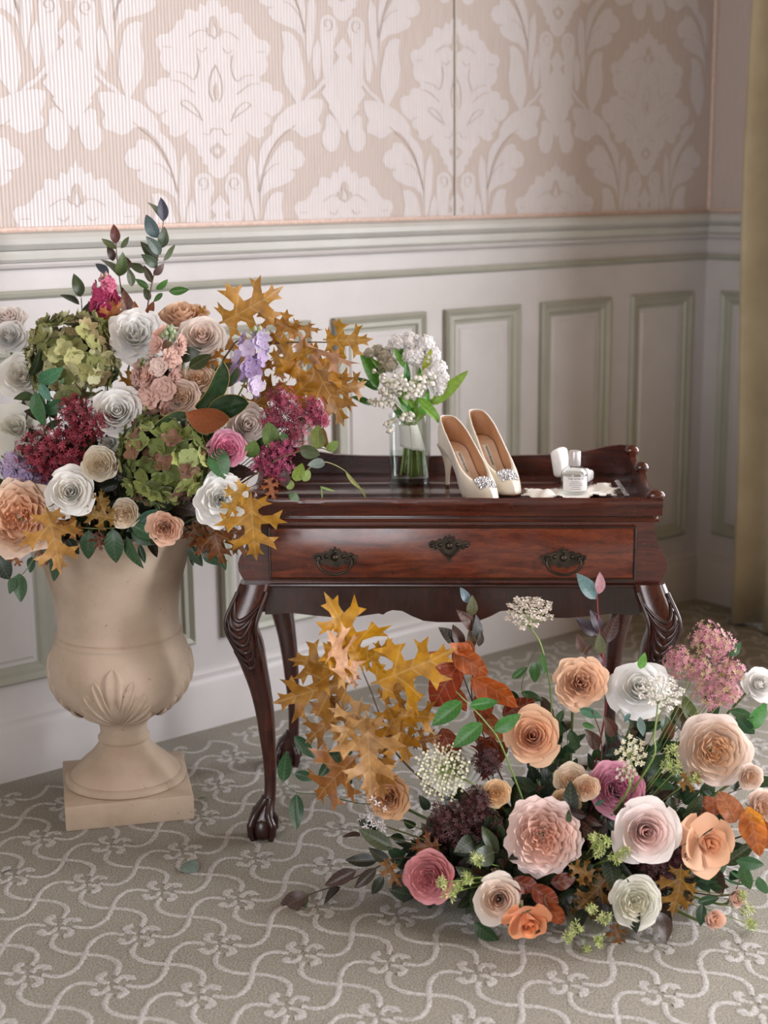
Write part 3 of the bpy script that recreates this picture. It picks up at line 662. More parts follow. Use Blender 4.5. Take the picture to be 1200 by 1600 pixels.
def make_shoe(label, heel_px, toe_px, side):
    h0 = atZ(*heel_px, TZ); t0 = atZ(*toe_px, TZ); dirv = (t0 - h0); dirv.z = 0; dirv.normalize()
    ang = atan2(dirv.y, dirv.x)
    sh = empty('high_heel_shoe', h0, label, 'shoe', 'pair of ivory pumps', rz=ang)
    N, K = 72, 9; loops = [[] for _ in range(K + 1)]
    for k in range(N):
        t_ = 2 * pi * k / N; cx = (1 - cos(t_)) / 2; sg = 1 if t_ < pi else -1
        xs = -.004 + (SL + .004) * cx; xt = -.006 + .1925 * cx
        a = Vector((xs, sg * sole_w(xs), sole_h(xs) + .0015)); c = Vector((xt, sg * top_w(xt), top_z(xt)))
        toe = max(0, (cx - .55) / .45) ** 1.2
        b_ = Vector((a.x + (c.x - a.x) * (.12 + .10 * toe) - .010 * (1 - cx) ** 6, (a.y * 1.10) * (1 - .1 * toe) + (c.y - a.y) * .1, a.z + (c.z - a.z) * (.55 + .37 * toe)))
        for j in range(K + 1):
            s_ = j / K; loops[j].append(a * (1 - s_) ** 2 + b_ * 2 * s_ * (1 - s_) + c * s_ * s_)
    up = MB().loft([list(reversed(l)) for l in loops]); ou = up.build('upper', [MAT['shoe'], MAT['lining']], sh, True, None)
    so = ou.modifiers.new('thickness', 'SOLIDIFY'); so.thickness = .0016; so.offset = 1; so.material_offset = 1; so.material_offset_rim = 0
    pp = MB(); tl = loops[-1]; pp.tube(tl + [tl[0]], .0011, 6, caps=False); pp.build('topline_piping', MAT['satin'], ou)
    xs_ = [SL * i / 30 - .003 for i in range(31)]
    sl = MB().loft([[Vector((x, sole_w(x) * u, sole_h(x) - (.0012 if abs(u) < 1 else .0))) for u in (-1, -.5, 0, .5, 1)] for x in xs_], 0, False)
    o = sl.build('sole', MAT['lining'], sh, True, None); so = o.modifiers.new('thickness', 'SOLIDIFY'); so.thickness = .002
    ins = MB().loft([[Vector((x, sole_w(x) * u * .93, sole_h(x) + .0045)) for u in (-1, -.5, 0, .5, 1)] for x in [.003 + .2 * i / 26 for i in range(27)]], 0, False)
    oi = ins.build('insole', MAT['insole'], sh, True, None)
    # label along the insole, with its lettering
    lb = MB(); rows = []
    for i in range(9):
        x = .062 + .060 * i / 8; rows.append([Vector((x, u * .0065, sole_h(x) + .0052)) for u in (-1, 1)])
    lb.loft(rows, 0, False); ol = lb.build('insole_label', MAT['label_w'], oi, True, None)
    xm = .092; slope = atan2(sole_h(.122) - sole_h(.062), .06)
    mt = Matrix.Translation((xm, 0, sole_h(xm) + .0072)) @ Matrix.Rotation(-slope, 4, 'Y')
    mt = mt @ Matrix.Rotation(pi, 4, 'Z') if False else mt
    tx = text_mesh('MANOLO BLAHNIK', .0066, MAT['ink'], oi, mt)
    hl = MB(); ls = []
    for i in range(13):
        q = i / 12; z = .0965 * (1 - q) + .006 * q; rr = .0245 * (1 - q) ** 2.6 + .0046; cx = .020 * (1 - q) ** 1.4 + .008 * q
        ls.append([Vector((cx + rr * cos(a) * .95, rr * sin(a), z - (.004 * cos(a) if q < .2 else 0))) for a in [2 * pi * k / 20 for k in range(20)]])
    hl.loft(ls, 0, True, True); oh = hl.build('heel', MAT['heel'], sh, True, 60)
    MB().lathe([(.0044, .0), (.005, .002), (.005, .006), (.004, .0065)], 16, (.008, 0, 0)).build('heel_tip', MAT['tip'], oh)
    bk_ = MB(); c0 = Vector((.198, 0, .0415)); nz = Vector((.42, 0, 1)).normalized(); fx_ = Vector((1, 0, -.42)).normalized(); fy_ = Vector((0, 1, 0)); rg = random.Random(5)
    for ring, (rx, cnt, gr) in enumerate(((.0185, 24, .0021), (.0145, 19, .0023), (.0102, 13, .0021), (.0052, 7, .0029), (0, 1, .0042))):
        for k in range(cnt):
            a = 2 * pi * k / cnt + ring * .3; sq = (abs(cos(a)) ** 3.2 + abs(sin(a)) ** 3.2) ** (-1 / 3.2)
            u, v_ = cos(a) * sq * rx, sin(a) * sq * rx * 1.08
            gem(bk_, c0 + nz * .0006 + fx_ * u + fy_ * v_ + nz * (.0050 - 9 * (v_ ** 2) - 4 * u * u + rg.uniform(0, .0012)), nz + Vector((rg.uniform(-.5, .5), v_ * 25 + rg.uniform(-.5, .5), 0)), gr * 1.2)
    bp = MB(); bp.loft([[c0 + fx_ * u * .018 + fy_ * v_ * .0195 + nz * (.0040 - .0034 * v_ * v_ - .001 * u * u) for v_ in (-1, -.5, 0, .5, 1)] for u in (-1, -.5, 0, .5, 1)], 0, False)
    ob = bp.build('buckle_plate', MAT['silver'], sh); ob.modifiers.new('thickness', 'SOLIDIFY').thickness = .0018
    bk_.build('crystals', MAT['crystal'], ob, False)['kind'] = 'stuff'
    return sh
make_shoe('ivory satin stiletto pump with crystal buckle standing beside the glass vase', (697, 760), (790, 800), 1)
make_shoe('ivory satin stiletto pump with crystal buckle standing nearer the perfume bottle', (742, 748), (822, 788), -1)

# perfume bottle
PB = atZ(897, 769.5, TZ + .003); 
pb = empty('perfume_bottle', PB, 'round clear glass perfume bottle with silver cap standing on the handkerchief', 'bottle')
MAT['frost'] = M_simple('perfume_liquid_glass', C('e3e2e2'), C('d9d9da'), 30, .12, 0)
bb = MB().lathe([(.001, .0), (.026, .0005), (.0285, .003), (.029, .008), (.029, .040), (.0275, .047), (.023, .0535), (.016, .058), (.0105, .060), (.0105, .064), (.001, .064)], 40)
bo = bb.build('bottle_glass', M_glass('bottle_glass_wall', (.86, .88, .88, 1), .9), pb, True, 50)
MB().lathe([(.001, .004), (.0255, .0045), (.0265, .008), (.0265, .0385), (.024, .042), (.001, .042)], 36).build('perfume', M_glass('perfume_liquid', (.96, .96, .94, 1), .2), bo)
MB().lathe([(.001, .060), (.0125, .060), (.0132, .0615), (.0132, .0905), (.0125, .092), (.001, .0925)], 32).build('cap', M_simple('brushed_cap', C('cfcbcb'), C('c2bebe'), 80, .38, .05, metallic=.35), pb, True, 40)
lab = MB(); rows = []
for i in range(21):
    a = radians(-90 - 62 + 124 * i / 20); rows.append([Vector((.0293 * cos(a), .0293 * sin(a), z)) for z in (.008, .0395)])
lab.loft(rows, 0, False); olb = lab.build('paper_label', MAT['label_w'], bo, True, None)
def wrap_text(body, size, z, mat):
    o = text_mesh(body, size, mat, olb, Matrix.Identity(4), .00005)
    for v_ in o.data.vertices:
        x, y, zz = v_.co; a = radians(-90) + x / .0296; v_.co = (.0296 * cos(a), .0296 * sin(a), z + y)
    return o
wrap_text('THE NOIR 29', .0062, .0352, MAT['ink'])
rg = random.Random(9); fine = MB()          # the lines too small to read: rows of short dashes
for z, half_ in ((.0292, .010), (.0252, .014), (.0212, .014), (.0172, .009), (.0128, .012)):
    x = -half_
    while x < half_:
        w_ = rg.uniform(.0012, .0036); a0, a1 = radians(-90) + x / .0296, radians(-90) + min(x + w_, half_) / .0296
        fine.add([(.0296 * cos(a_), .0296 * sin(a_), z + dz) for a_, dz in ((a0, -.0006), (a1, -.0006), (a1, .0006), (a0, .0006))], [(0, 1, 2, 3)]); x += w_ + .0011
fine.build('fine_print', MAT['ink'], olb, False)

# ring box
MAT['velvet'] = M_simple('white_velvet', C('eceaea'), C('e4e2e3'), 60, .8, .1, .0004, sheen=.5)
RB = atZ(902, 752, TZ)
rb = empty('ring_box', RB, 'open white velvet ring box behind the perfume bottle', 'ring box', rz=radians(-24))
MB().box(-.031, .031, -.031, .031, 0, .024, .007, seg=4).build('box_base', MAT['velvet'], rb, True, 60)
MB().box(-.031, .031, -.031, .031, 0, .026, .010, seg=4).build('box_lid', MAT['velvet'], rb, True, 60, Matrix.Translation((-.022, 0, .0135)) @ Matrix.Rotation(radians(-100), 4, 'Y') @ Matrix.Translation((.031, 0, 0)))
MB().tube([(-.03, -.02, .024), (-.03, .02, .024)], .003, 8).build('hinge', MAT['silver'], rb)
MB().box(-.022, .022, -.022, .022, .020, .0275, .003).build('ring_cushion', MAT['satin'], rb, True, 60)

# handkerchief
hk = MB(); rg = random.Random(11); NX, NY = 46, 26; grid = []
HC = atZ(893, 775, TZ); RXY = (.094, .046)
for j in range(NY + 1):
    row = []
    for i in range(NX + 1):
        u, v_ = -1 + 2 * i / NX, -1 + 2 * j / NY
        x = u * RXY[0] * (1 + .10 * sin(3 * v_ + 1) + .05 * sin(9 * v_)); y = v_ * RXY[1] * (1 + .12 * sin(2.5 * u) + .06 * sin(11 * u)) + .012 * u
        flat = math.exp(-((u - .05) / .33) ** 2 - ((v_ + .1) / .75) ** 2)
        z = .0015 + (1 - flat) * (.0045 + .0045 * sin(6.5 * u + 2.2 * v_) + .003 * sin(13 * u - 7 * v_ + 1) + .010 * math.exp(-((u + .62) / .2) ** 2 - (v_ / .6) ** 2) + .006 * math.exp(-((u - .85) / .12) ** 2))
        row.append(Vector((x, y, max(.0008, z))))
    grid.append(row)
hk.loft(grid, 0, False)
ok = hk.build('handkerchief', MAT['satin'], None, True, None, Matrix.Translation(HC) @ Matrix.Rotation(radians(5), 4, 'Z'))
ok.modifiers.new('thickness', 'SOLIDIFY').thickness = .0006
tag(ok, 'crumpled white lace-edged handkerchief under the perfume bottle', 'handkerchief')
lc = MB()
edge = [grid[0][i] for i in range(NX + 1)] + [grid[j][NX] for j in range(1, NY + 1)] + [grid[NY][i] for i in range(NX - 1, -1, -1)] + [grid[j][0] for j in range(NY - 1, 0, -1)]
for i, p in enumerate(edge):
    if i % 2 == 0: lc.tube([p + Vector((.0035 * cos(a), .0035 * sin(a), .0006)) for a in [2 * pi * k / 8 for k in range(9)]], .0006, 4, caps=False)
lc.build('lace_edging', MAT['satin'], ok)

# crystal hair pin leaning on the tray
hp = empty('crystal_hair_comb', atZ(977, 776, TZ), 'short crystal and pearl hairpin lying beside the handkerchief', 'hairpin')
A = atZ(979, 776, TZ); B = atZ(964, 757, TZ) + Vector((0, 0, .006)); A += Vector((0, 0, .003))
q = MB(); q.tube([A - hp.location, B - hp.location], .0016, 6); q.build('pin', MAT['silver'], hp)
q = MB()
for i in range(9):
    p = A.lerp(B, i / 8) - hp.location
    for s_ in (-1, 1): gem(q, p + Vector((s_ * .0032, -.001, .0012)), Vector((s_ * .3, -.6, 1)), .0030)
    gem(q, p + Vector((0, -.001, .0035)), Vector((0, -.5, 1)), .0028)
q.build('crystals', MAT['crystal'], hp, False)['kind'] = 'stuff'
# ================================================================== PLANT KIT
def M_petal(name, transl=.17):
    m, nt, b = M_new(name); oi = node(nt, 'ShaderNodeObjectInfo')
    uv = node(nt, 'ShaderNodeUVMap'); sx = node(nt, 'ShaderNodeSeparateXYZ'); nt.links.new(uv.outputs[0], sx.inputs[0])
    mp = node(nt, 'ShaderNodeMapping'); mp.inputs['Scale'].default_value = (16, 1.2, 1); nt.links.new(uv.outputs[0], mp.inputs[0])
    n = noise(nt, 3.0, 3, mp.outputs[0])
    r = ramp(nt, n.outputs[0], [(.3, (.94, .93, .92, 1)), (.7, (1, 1, 1, 1))])
    mx = node(nt, 'ShaderNodeMix', data_type='RGBA', blend_type='MULTIPLY'); mx.inputs[0].default_value = 1
    nt.links.new(oi.outputs['Color'], mx.inputs[6]); nt.links.new(r.outputs[0], mx.inputs[7])
    nt.links.new(mx.outputs[2], b.inputs['Base Color']); b.inputs['Roughness'].default_value = .55; b.inputs['Specular IOR Level'].default_value = .25
    b.inputs['Sheen Weight'].default_value = .15
    bump(nt, b, n.outputs[0], .18, .0008)
    tl = node(nt, 'ShaderNodeBsdfTranslucent'); nt.links.new(mx.outputs[2], tl.inputs[0])
    ms = node(nt, 'ShaderNodeMixShader'); ms.inputs[0].default_value = transl
    nt.links.new(b.outputs[0], ms.inputs[1]); nt.links.new(tl.outputs[0], ms.inputs[2]); nt.links.new(ms.outputs[0], nt.nodes['Material Output'].inputs[0])
    return m
def M_leaf(name, rough=.38, transl=.18, vein=.16, blotch=0.0, freq=26):
    m, nt, b = M_new(name); oi = node(nt, 'ShaderNodeObjectInfo')
    uv = node(nt, 'ShaderNodeUVMap'); sx = node(nt, 'ShaderNodeSeparateXYZ'); nt.links.new(uv.outputs[0], sx.inputs[0])
    ab = node(nt, 'ShaderNodeMath', operation='ABSOLUTE'); nt.links.new(sx.outputs[0], ab.inputs[0])
    ma = node(nt, 'ShaderNodeMath', operation='MULTIPLY_ADD'); ma.inputs[1].default_value = -.75; nt.links.new(ab.outputs[0], ma.inputs[0]); nt.links.new(sx.outputs[1], ma.inputs[2])
    mu = node(nt, 'ShaderNodeMath', operation='MULTIPLY'); mu.inputs[1].default_value = freq * 2; nt.links.new(ma.outputs[0], mu.inputs[0])
    sn = node(nt, 'ShaderNodeMath', operation='SINE'); nt.links.new(mu.outputs[0], sn.inputs[0])
    v1 = ramp(nt, sn.outputs[0], [(.86, (0, 0, 0, 1)), (1.0, (1, 1, 1, 1))]); v2 = ramp(nt, ab.outputs[0], [(.006, (1, 1, 1, 1)), (.016, (0, 0, 0, 1))])
    mxv = node(nt, 'ShaderNodeMath', operation='MAXIMUM'); nt.links.new(v1.outputs[0], mxv.inputs[0]); nt.links.new(v2.outputs[0], mxv.inputs[1])
    n = noise(nt, 6, 4, uv.outputs[0]); rr = ramp(nt, n.outputs[0], [(.35, (1 - .35 * (1 + blotch), 1 - .4 * (1 + blotch), 1 - .4 * (1 + blotch), 1)), (.6, (1, 1, 1, 1))])
    mx = node(nt, 'ShaderNodeMix', data_type='RGBA', blend_type='MULTIPLY'); mx.inputs[0].default_value = .7
    nt.links.new(oi.outputs['Color'], mx.inputs[6]); nt.links.new(rr.outputs[0], mx.inputs[7])
    li = node(nt, 'ShaderNodeMix', data_type='RGBA', blend_type='SCREEN'); li.inputs[7].default_value = (.35, .32, .2, 1)
    fm = node(nt, 'ShaderNodeMath', operation='MULTIPLY'); fm.inputs[1].default_value = vein; nt.links.new(mxv.outputs[0], fm.inputs[0]); nt.links.new(fm.outputs[0], li.inputs[0])
    nt.links.new(mx.outputs[2], li.inputs[6]); nt.links.new(li.outputs[2], b.inputs['Base Color'])
    b.inputs['Roughness'].default_value = rough; bump(nt, b, mxv.outputs[0], .25, .0006)
    tl = node(nt, 'ShaderNodeBsdfTranslucent'); nt.links.new(li.outputs[2], tl.inputs[0])
    ms = node(nt, 'ShaderNodeMixShader'); ms.inputs[0].default_value = transl
    nt.links.new(b.outputs[0], ms.inputs[1]); nt.links.new(tl.outputs[0], ms.inputs[2]); nt.links.new(ms.outputs[0], nt.nodes['Material Output'].inputs[0])
    return m
MAT['petal'] = M_petal('flower_petal'); MAT['leaf'] = M_leaf('glossy_leaf'); MAT['oak'] = M_leaf('autumn_leaf', .5, .32, .28, .5, 14)
def M_objcol(name, rough=.5, transl=0.0):
    m, nt, b = M_new(name); oi = node(nt, 'ShaderNodeObjectInfo'); n = noise(nt, 90, 2, coord(nt, 'Object'))
    r = ramp(nt, n.outputs[0], [(.3, (.75, .75, .75, 1)), (.7, (1, 1, 1, 1))]); mx = node(nt, 'ShaderNodeMix', data_type='RGBA', blend_type='MULTIPLY'); mx.inputs[0].default_value = 1
    nt.links.new(oi.outputs['Color'], mx.inputs[6]); nt.links.new(r.outputs[0], mx.inputs[7]); nt.links.new(mx.outputs[2], b.inputs['Base Color']); b.inputs['Roughness'].default_value = rough
    return m
MAT['stem'] = M_objcol('plant_stem'); MAT['tiny'] = M_objcol('tiny_blossoms', .6)
def grid_mesh(name, P, UV, mat):
    ny, nx = len(P), len(P[0]); me = bpy.data.meshes.new(name)
    f = [(j * nx + i, j * nx + i + 1, (j + 1) * nx + i + 1, (j + 1) * nx + i) for j in range(ny - 1) for i in range(nx - 1)]
    me.from_pydata([tuple(p) for r in P for p in r], [], f); me.materials.append(mat)
    uvl = me.uv_layers.new(name='UVMap'); fl = [q for r in UV for q in r]
    for lp in me.loops: uvl.data[lp.index].uv = fl[lp.vertex_index]
    me.polygons.foreach_set('use_smooth', [True] * len(me.polygons)); me.update(); return me
# ---- petals
def petal_mesh(rb, zb, rt, zt, bul, curl, drop, w, point, ruf, rfreq, edge, rg, nu=8, nv=8):
    ph = rg.uniform(0, 6.28); ph2 = rg.uniform(0, 6.28); P = []; UV = []
    p0 = Vector((rb, zb)); p1 = Vector((rb + (rt - rb) * .35 + bul, zb * .62)); p2 = Vector((rt + bul * .35, zt - .16)); p3 = Vector((rt + curl, zt - curl * drop))
    for j in range(nv + 1):
        row = []; ru = []
        for i in range(nu + 1):
            u = -1 + 2 * i / nu; v = j / nv
            vv = v * (1 - .26 * abs(u) ** 2.6 + point * (1 - abs(u)) ** 2 * v)
            q = p0 * (1 - vv) ** 3 + p1 * 3 * vv * (1 - vv) ** 2 + p2 * 3 * vv * vv * (1 - vv) + p3 * vv ** 3
            wp_ = (.40 + .60 * sin(pi / 2 * min(1, vv / .62))) * (1 if vv < .75 else 1 - .25 * ((vv - .75) / .25) ** 2)
            a = u * w * wp_
            r_ = q.x + edge * u * u * v * v + ruf * v * v * sin(rfreq * u + ph) ; z_ = q.y + ruf * .6 * v * v * sin(rfreq * 1.3 * u + ph2) - abs(edge) * .3 * u * u * v
            r_ = max(.004, r_)
            row.append((r_ * cos(a), r_ * sin(a), z_)); ru.append((u * .5 + .5, v))
        P.append(row); UV.append(ru)
    return grid_mesh('petal', P, UV, MAT['petal'])
_PC = {}
def rose_set(style, var):
    if (style, var) in _PC: return _PC[(style, var)]
    rg = random.Random(hash_s(style) + var * 17); L = []
    if style == 'spiral':
        n = 25
        for i in range(n):
            t = i / (n - 1); rt = .045 + .80 * t ** .92; zt = .34 - .10 * t - .36 * t ** 2.4
            L.append((petal_mesh(.03 + .09 * t, -.6, rt, zt, .06 + .12 * t, .02 + .20 * t ** 1.5, .15 + .55 * t, 1.5 - .82 * t ** .8, .16 * t, .012 + .022 * t, 4, -.02 + .10 * t, rg), t, i * 2.39996))
    elif style == 'cup':
        n = 46
        for i in range(n):
            t = i / (n - 1)
            if t < .55:
                k = t / .55; rt = .06 + .46 * k; L.append((petal_mesh(.03 + .27 * k, -.26, rt, .10 + .06 * k + rg.uniform(-.04, .04), .03, rg.uniform(-.05, .05), .4, 1.0 - .25 * k, 0, .034, 5, rg.uniform(-.06, .08), rg, 8, 6), t, i * 2.39996 + rg.uniform(-.2, .2)))
            else:
                k = (t - .55) / .45; rt = .56 + .33 * k; L.append((petal_mesh(.08, -.58, rt, .22 - .10 * k - .14 * k * k, .20, .02 + .12 * k, .2 + .5 * k, .78 - .12 * k, .02, .028, 5, -.03 + .05 * k, rg), t, i * 2.39996))
    elif style == 'ruffle':
        n = 28
        for i in range(n):
            t = i / (n - 1); rt = .06 + .78 * t; L.append((petal_mesh(.04 + .1 * t, -.55, rt, .26 - .05 * t - .30 * t * t + rg.uniform(-.05, .05), .06 + .10 * t, .02 + .17 * t, .3 + .3 * t, 1.12 - .40 * t, .06 * t, .035 + .02 * t, 5.5, rg.uniform(-.03, .1), rg, 10, 8), t, i * 2.39996 + rg.uniform(-.25, .25)))
    elif style == 'peony':
        n = 58
        for i in range(n):
            t = i / (n - 1)
            if t < .5:
                k = t / .5; rt = .05 + .50 * k; L.append((petal_mesh(.03 + .33 * k, -.22, rt, .18 + rg.uniform(-.08, .08) - .04 * k, .03, rg.uniform(-.03, .09), .3, .85 - .25 * k, .04, .045, 6, rg.uniform(-.05, .1), rg, 8, 7), t, i * 2.39996 + rg.uniform(-.4, .4)))
            else:
                k = (t - .5) / .5; rt = .55 + .32 * k; L.append((petal_mesh(.08, -.55, rt, .20 - .10 * k - .22 * k * k, .14, .04 + .14 * k, .3 + .5 * k, .66 - .08 * k, .04, .045, 7, .03 * k, rg), t, i * 2.39996))
    elif style == 'open':
        n = 17
        for i in range(n):
            t = i / (n - 1)
            if t < .6: k = t / .6; L.append((petal_mesh(.03, -.6, .05 + .33 * k, .34 - .05 * k, .05 + .05 * k, .02 + .10 * k, .2 + .4 * k, 1.45 - .6 * k, .1, .02, 4, .02, rg), t, i * 2.39996))
            else: k = (t - .6) / .4; L.append((petal_mesh(.07, -.6, .62 + .24 * k, .10 - .30 * k, .12, .14 + .06 * k, .35, .78 - .1 * k, .10, .03, 4, .04, rg), t, i * 2.39996))
    elif style == 'bud':
        n = 14
        for i in range(n):
            t = i / (n - 1); rt = .08 + .50 * t; L.append((petal_mesh(.04, -.9, rt, .45 - .12 * t, .16 * t + .06, .02 + .10 * t * t, .3, 1.4 - .55 * t, .06, .02, 4, .02, rg), t, i * 2.39996))
    _PC[(style, var)] = L; return L
def hash_s(s): return sum((i + 1) * ord(c) for i, c in enumerate(s))
# calyx
cx = MB()
for k in range(5):
    a = 2 * pi * k / 5; d = Vector((cos(a), sin(a), 0)); sd = Vector((-sin(a), cos(a), 0))
    rows = []
    for j in range(5):
        v = j / 4; c = d * (.07 + .34 * v) + Vector((0, 0, -.66 + .16 * v - .10 * v * v)); w = .11 * (1 - v) ** .7 + .004
        rows.append([c - sd * w + Vector((0, 0, .015)), c, c + sd * w + Vector((0, 0, .015))])
    cx.loft(rows, 0, False)
cx.lathe([(.02, -.80), (.075, -.76), (.09, -.68), (.07, -.60), (.01, -.58)], 10)
CALYX = cx.mesh('calyx', MAT['stem'])
def stem_tube(pts, r0, r1, n=6):
    mb = MB(); m_ = len(pts); mb.tube(pts, [r0 + (r1 - r0) * i / (m_ - 1) for i in range(m_)], n); return mb
HEADS = []
def near_head(p):
    """the words for the nearest rose, for labelling the greenery beside it"""
    lab = min(HEADS, key=lambda h: (h[0] - Vector(p)).length)[1].replace(',', '').split()
    k = next(i for i, w_ in enumerate(lab) if w_ in ('rose', 'bloom', 'rosebud'))
    return ' '.join(lab[max(0, k - 4):k + 1])
def rose(px, py, dpx, Y, style, cin, cout, face, base, label, var=0, spin=0.0, group=None, cat='rose', name='rose', stemc='5a6b34', stretch=1.0, flat=1.0):
    """one cut rose: petals round an axis, calyx and a stem reaching down to where it is stuck in"""
    hd = atY(px, py, Y); R_ = dpx / 2 * mpp(Y)
    ax = Vector((face[0], -1, face[1] + .2)).normalized()
    HEADS.append((hd, label)); e = empty(name, base, label, cat, group)
    fr_ = Matrix.Translation(hd - Vector(base)) @ frame_from(ax) @ Matrix.Rotation(spin, 4, 'Z') @ Matrix.Diagonal((R_ * stretch, R_, R_ * flat, 1))
    ci, co_ = [tuple(min(.90, c ** .62) for c in C(h)[:3]) for h in (cin, cout)]; rg = random.Random(int(px * 7 + py))
    for me, t, phi in rose_set(style, var):
        mt = fr_ @ Matrix.Rotation(phi + rg.uniform(-.08, .08), 4, 'Z') @ Matrix.Rotation(rg.uniform(-.05, .05), 4, 'Y')
        link('petal', me, e, mt, vary(mixc(ci, co_, min(1, t * 1.15)), .045))
    link('calyx', CALYX, e, fr_, C('5f7238'))
    top = hd - Vector(base) - ax * R_ * .72 * flat; L_ = top.length
    pts = spline([top, top - ax * min(.05, L_ * .3) - Vector((0, 0, .01)), top * .35 - ax * .01, Vector((0, 0, 0))], 5)
    link('stem', stem_tube(pts, min(.0030, R_ * .11), .0028).mesh('stem', MAT['stem']), e, None, C(stemc))
    return e
# ---- leaves
OAKH = [(0.012, 0.0), (0.02, 0.09), (0.10, 0.115), (0.235, 0.055), (0.205, 0.14), (0.30, 0.19), (0.165, 0.205), (0.095, 0.252), (0.095, 0.305), (0.15, 0.35), (0.29, 0.345), (0.44, 0.275), (0.385, 0.385), (0.50, 0.45), (0.355, 0.465), (0.315, 0.57), (0.235, 0.475), (0.115, 0.485), (0.105, 0.548), (0.11, 0.605), (0.19, 0.67), (0.34, 0.69), (0.265, 0.745), (0.31, 0.86), (0.19, 0.785), (0.085, 0.755), (0.075, 0.80), (0.075, 0.85), (0.13, 0.935), (0.045, 0.915), (0.0, 1.03)]
def leaf_from_outline(half, fold, bend, wav, seed, mat, asym=.06, twist=0.0):
    rg = random.Random(seed); k1 = 1 + rg.uniform(-asym, asym)
    o = [(x, y) for x, y in half] + [(-x * k1, y + .01 * rg.uniform(-1, 1)) for x, y in reversed(half) if x > 1e-6]
    n = len(o); vs = [Vector(p) for p in o]; ed = [(i, (i + 1) % n) for i in range(n)]
    for j in range(1, 12): vs.append(Vector((0, j / 12.2)))
    for (x, y) in ((.1, .16), (.1, .41), (.22, .41), (.32, .40), (.09, .70), (.18, .72), (.15, .13)):
        vs += [Vector((x, y)), Vector((-x * k1, y))]
    r = delaunay_2d_cdt(vs, ed, [], 1, 1e-5)
    ph = rg.uniform(0, 6); me = bpy.data.meshes.new('leaf'); P = []
    for p in r[0]:
        x, y = p.x, p.y; z = fold * abs(x) + bend * (y - .3) ** 2 - bend * .09 + wav * sin(9 * y + 5 * x + ph) * (abs(x) + .05) + twist * x * y
        P.append((x * (1 - .25 * abs(fold)), y, z))
    fs = []
    for q in r[2]:
        a, b_, c = [r[0][i] for i in q[:3]]; fs.append(tuple(q) if (b_ - a).cross(c - a) > 0 else tuple(reversed(q)))
    me.from_pydata(P, [], fs); me.materials.append(mat); uvl = me.uv_layers.new(name='UVMap')
    for lp in me.loops: uvl.data[lp.index].uv = r[0][lp.vertex_index][:]
    me.polygons.foreach_set('use_smooth', [True] * len(me.polygons)); me.update(); return me
def leaf_grid(wfun, fold, bend, twist, wav, mat, nx=6, ny=9, tipcurl=0.0, seed=0):
    P = []; UV = []; rg = random.Random(seed); ph = rg.uniform(0, 6)
    for j in range(ny + 1):
        v = j / ny; w = wfun(v); row = []; ru = []
        for i in range(nx + 1):
            u = -1 + 2 * i / nx; x = u * w
            z = fold * abs(x) + bend * (v - .35) ** 2 - bend * .1225 + twist * x * v + wav * sin(8 * v + ph) * abs(x) - tipcurl * v ** 4
            row.append((x * (1 - .2 * abs(fold)), v, z)); ru.append((x, v))
        P.append(row); UV.append(ru)
    return grid_mesh('leaf', P, UV, mat)
def ov(w, p=.42, s=1.0): return lambda v: w * max(.0, (sin(pi * v ** (math.log(.5) / math.log(p)))) ** (.85 * s)) + (.006 if v < .06 else 0) + .0015
LEAF = {
 'oak': [leaf_from_outline(OAKH, .25, -.32, .22, 1, MAT['oak']), leaf_from_outline(OAKH, .3, .35, .25, 2, MAT['oak'], twist=.3), leaf_from_outline([(x * .85, y) for x, y in OAKH], .5, -.5, .2, 3, MAT['oak'], twist=-.3), leaf_from_outline([(x * 1.12, y) for x, y in OAKH], .12, -.6, .3, 4, MAT['oak'])],
 'ovate': [leaf_grid(ov(.25), .25, -.25, 0, .05, MAT['leaf']), leaf_grid(ov(.22), .35, .25, .3, .08, MAT['leaf']), leaf_grid(ov(.27), .12, -.5, -.3, .05, MAT['leaf'])],
 'round': [leaf_grid(ov(.34, .45, .8), .12, -.3, .1, .05, MAT['leaf']), leaf_grid(ov(.31, .4, .9), .3, .3, -.2, .05, MAT['leaf'])],
 'beech': [leaf_grid(ov(.33, .45, .8), .18, -.5, .2, .25, MAT['oak'], ny=12), leaf_grid(ov(.30, .42, .9), .3, .45, -.3, .3, MAT['oak'], ny=12)],
 'lance': [leaf_grid(ov(.12, .40, .9), .7, -.25, .2, .03, MAT['leaf'], ny=12), leaf_grid(ov(.135, .42, .9), .5, -.7, -.3, .04, MAT['leaf'], ny=12), leaf_grid(ov(.11, .40, .9), .8, .25, .4, .04, MAT['leaf'], ny=12)],
 'thin': [leaf_grid(ov(.09, .42, 1), .4, -.4, .2, .03, MAT['leaf']), leaf_grid(ov(.08, .42, 1), .4, .4, -.2, .03, MAT['leaf'])],
}
def leaf_matrix(b_, t_, roll, wsc=1.0, up=None):
    y = (t_ - b_); L_ = y.length; y = y.normalized(); n0 = (CAM_P - b_).normalized() if up is None else Vector(up)
    z = n0 - y * n0.dot(y)
    if z.length < 1e-4: z = y.orthogonal()
    z.normalize(); x = y.cross(z); z = Matrix.Rotation(roll, 3, y) @ z; x = y.cross(z)
    return Matrix.Translation(b_) @ Matrix(((x.x * L_ * wsc, y.x * L_, z.x * L_, 0), (x.y * L_ * wsc, y.y * L_, z.y * L_, 0), (x.z * L_ * wsc, y.z * L_, z.z * L_, 0), (0, 0, 0, 1)))
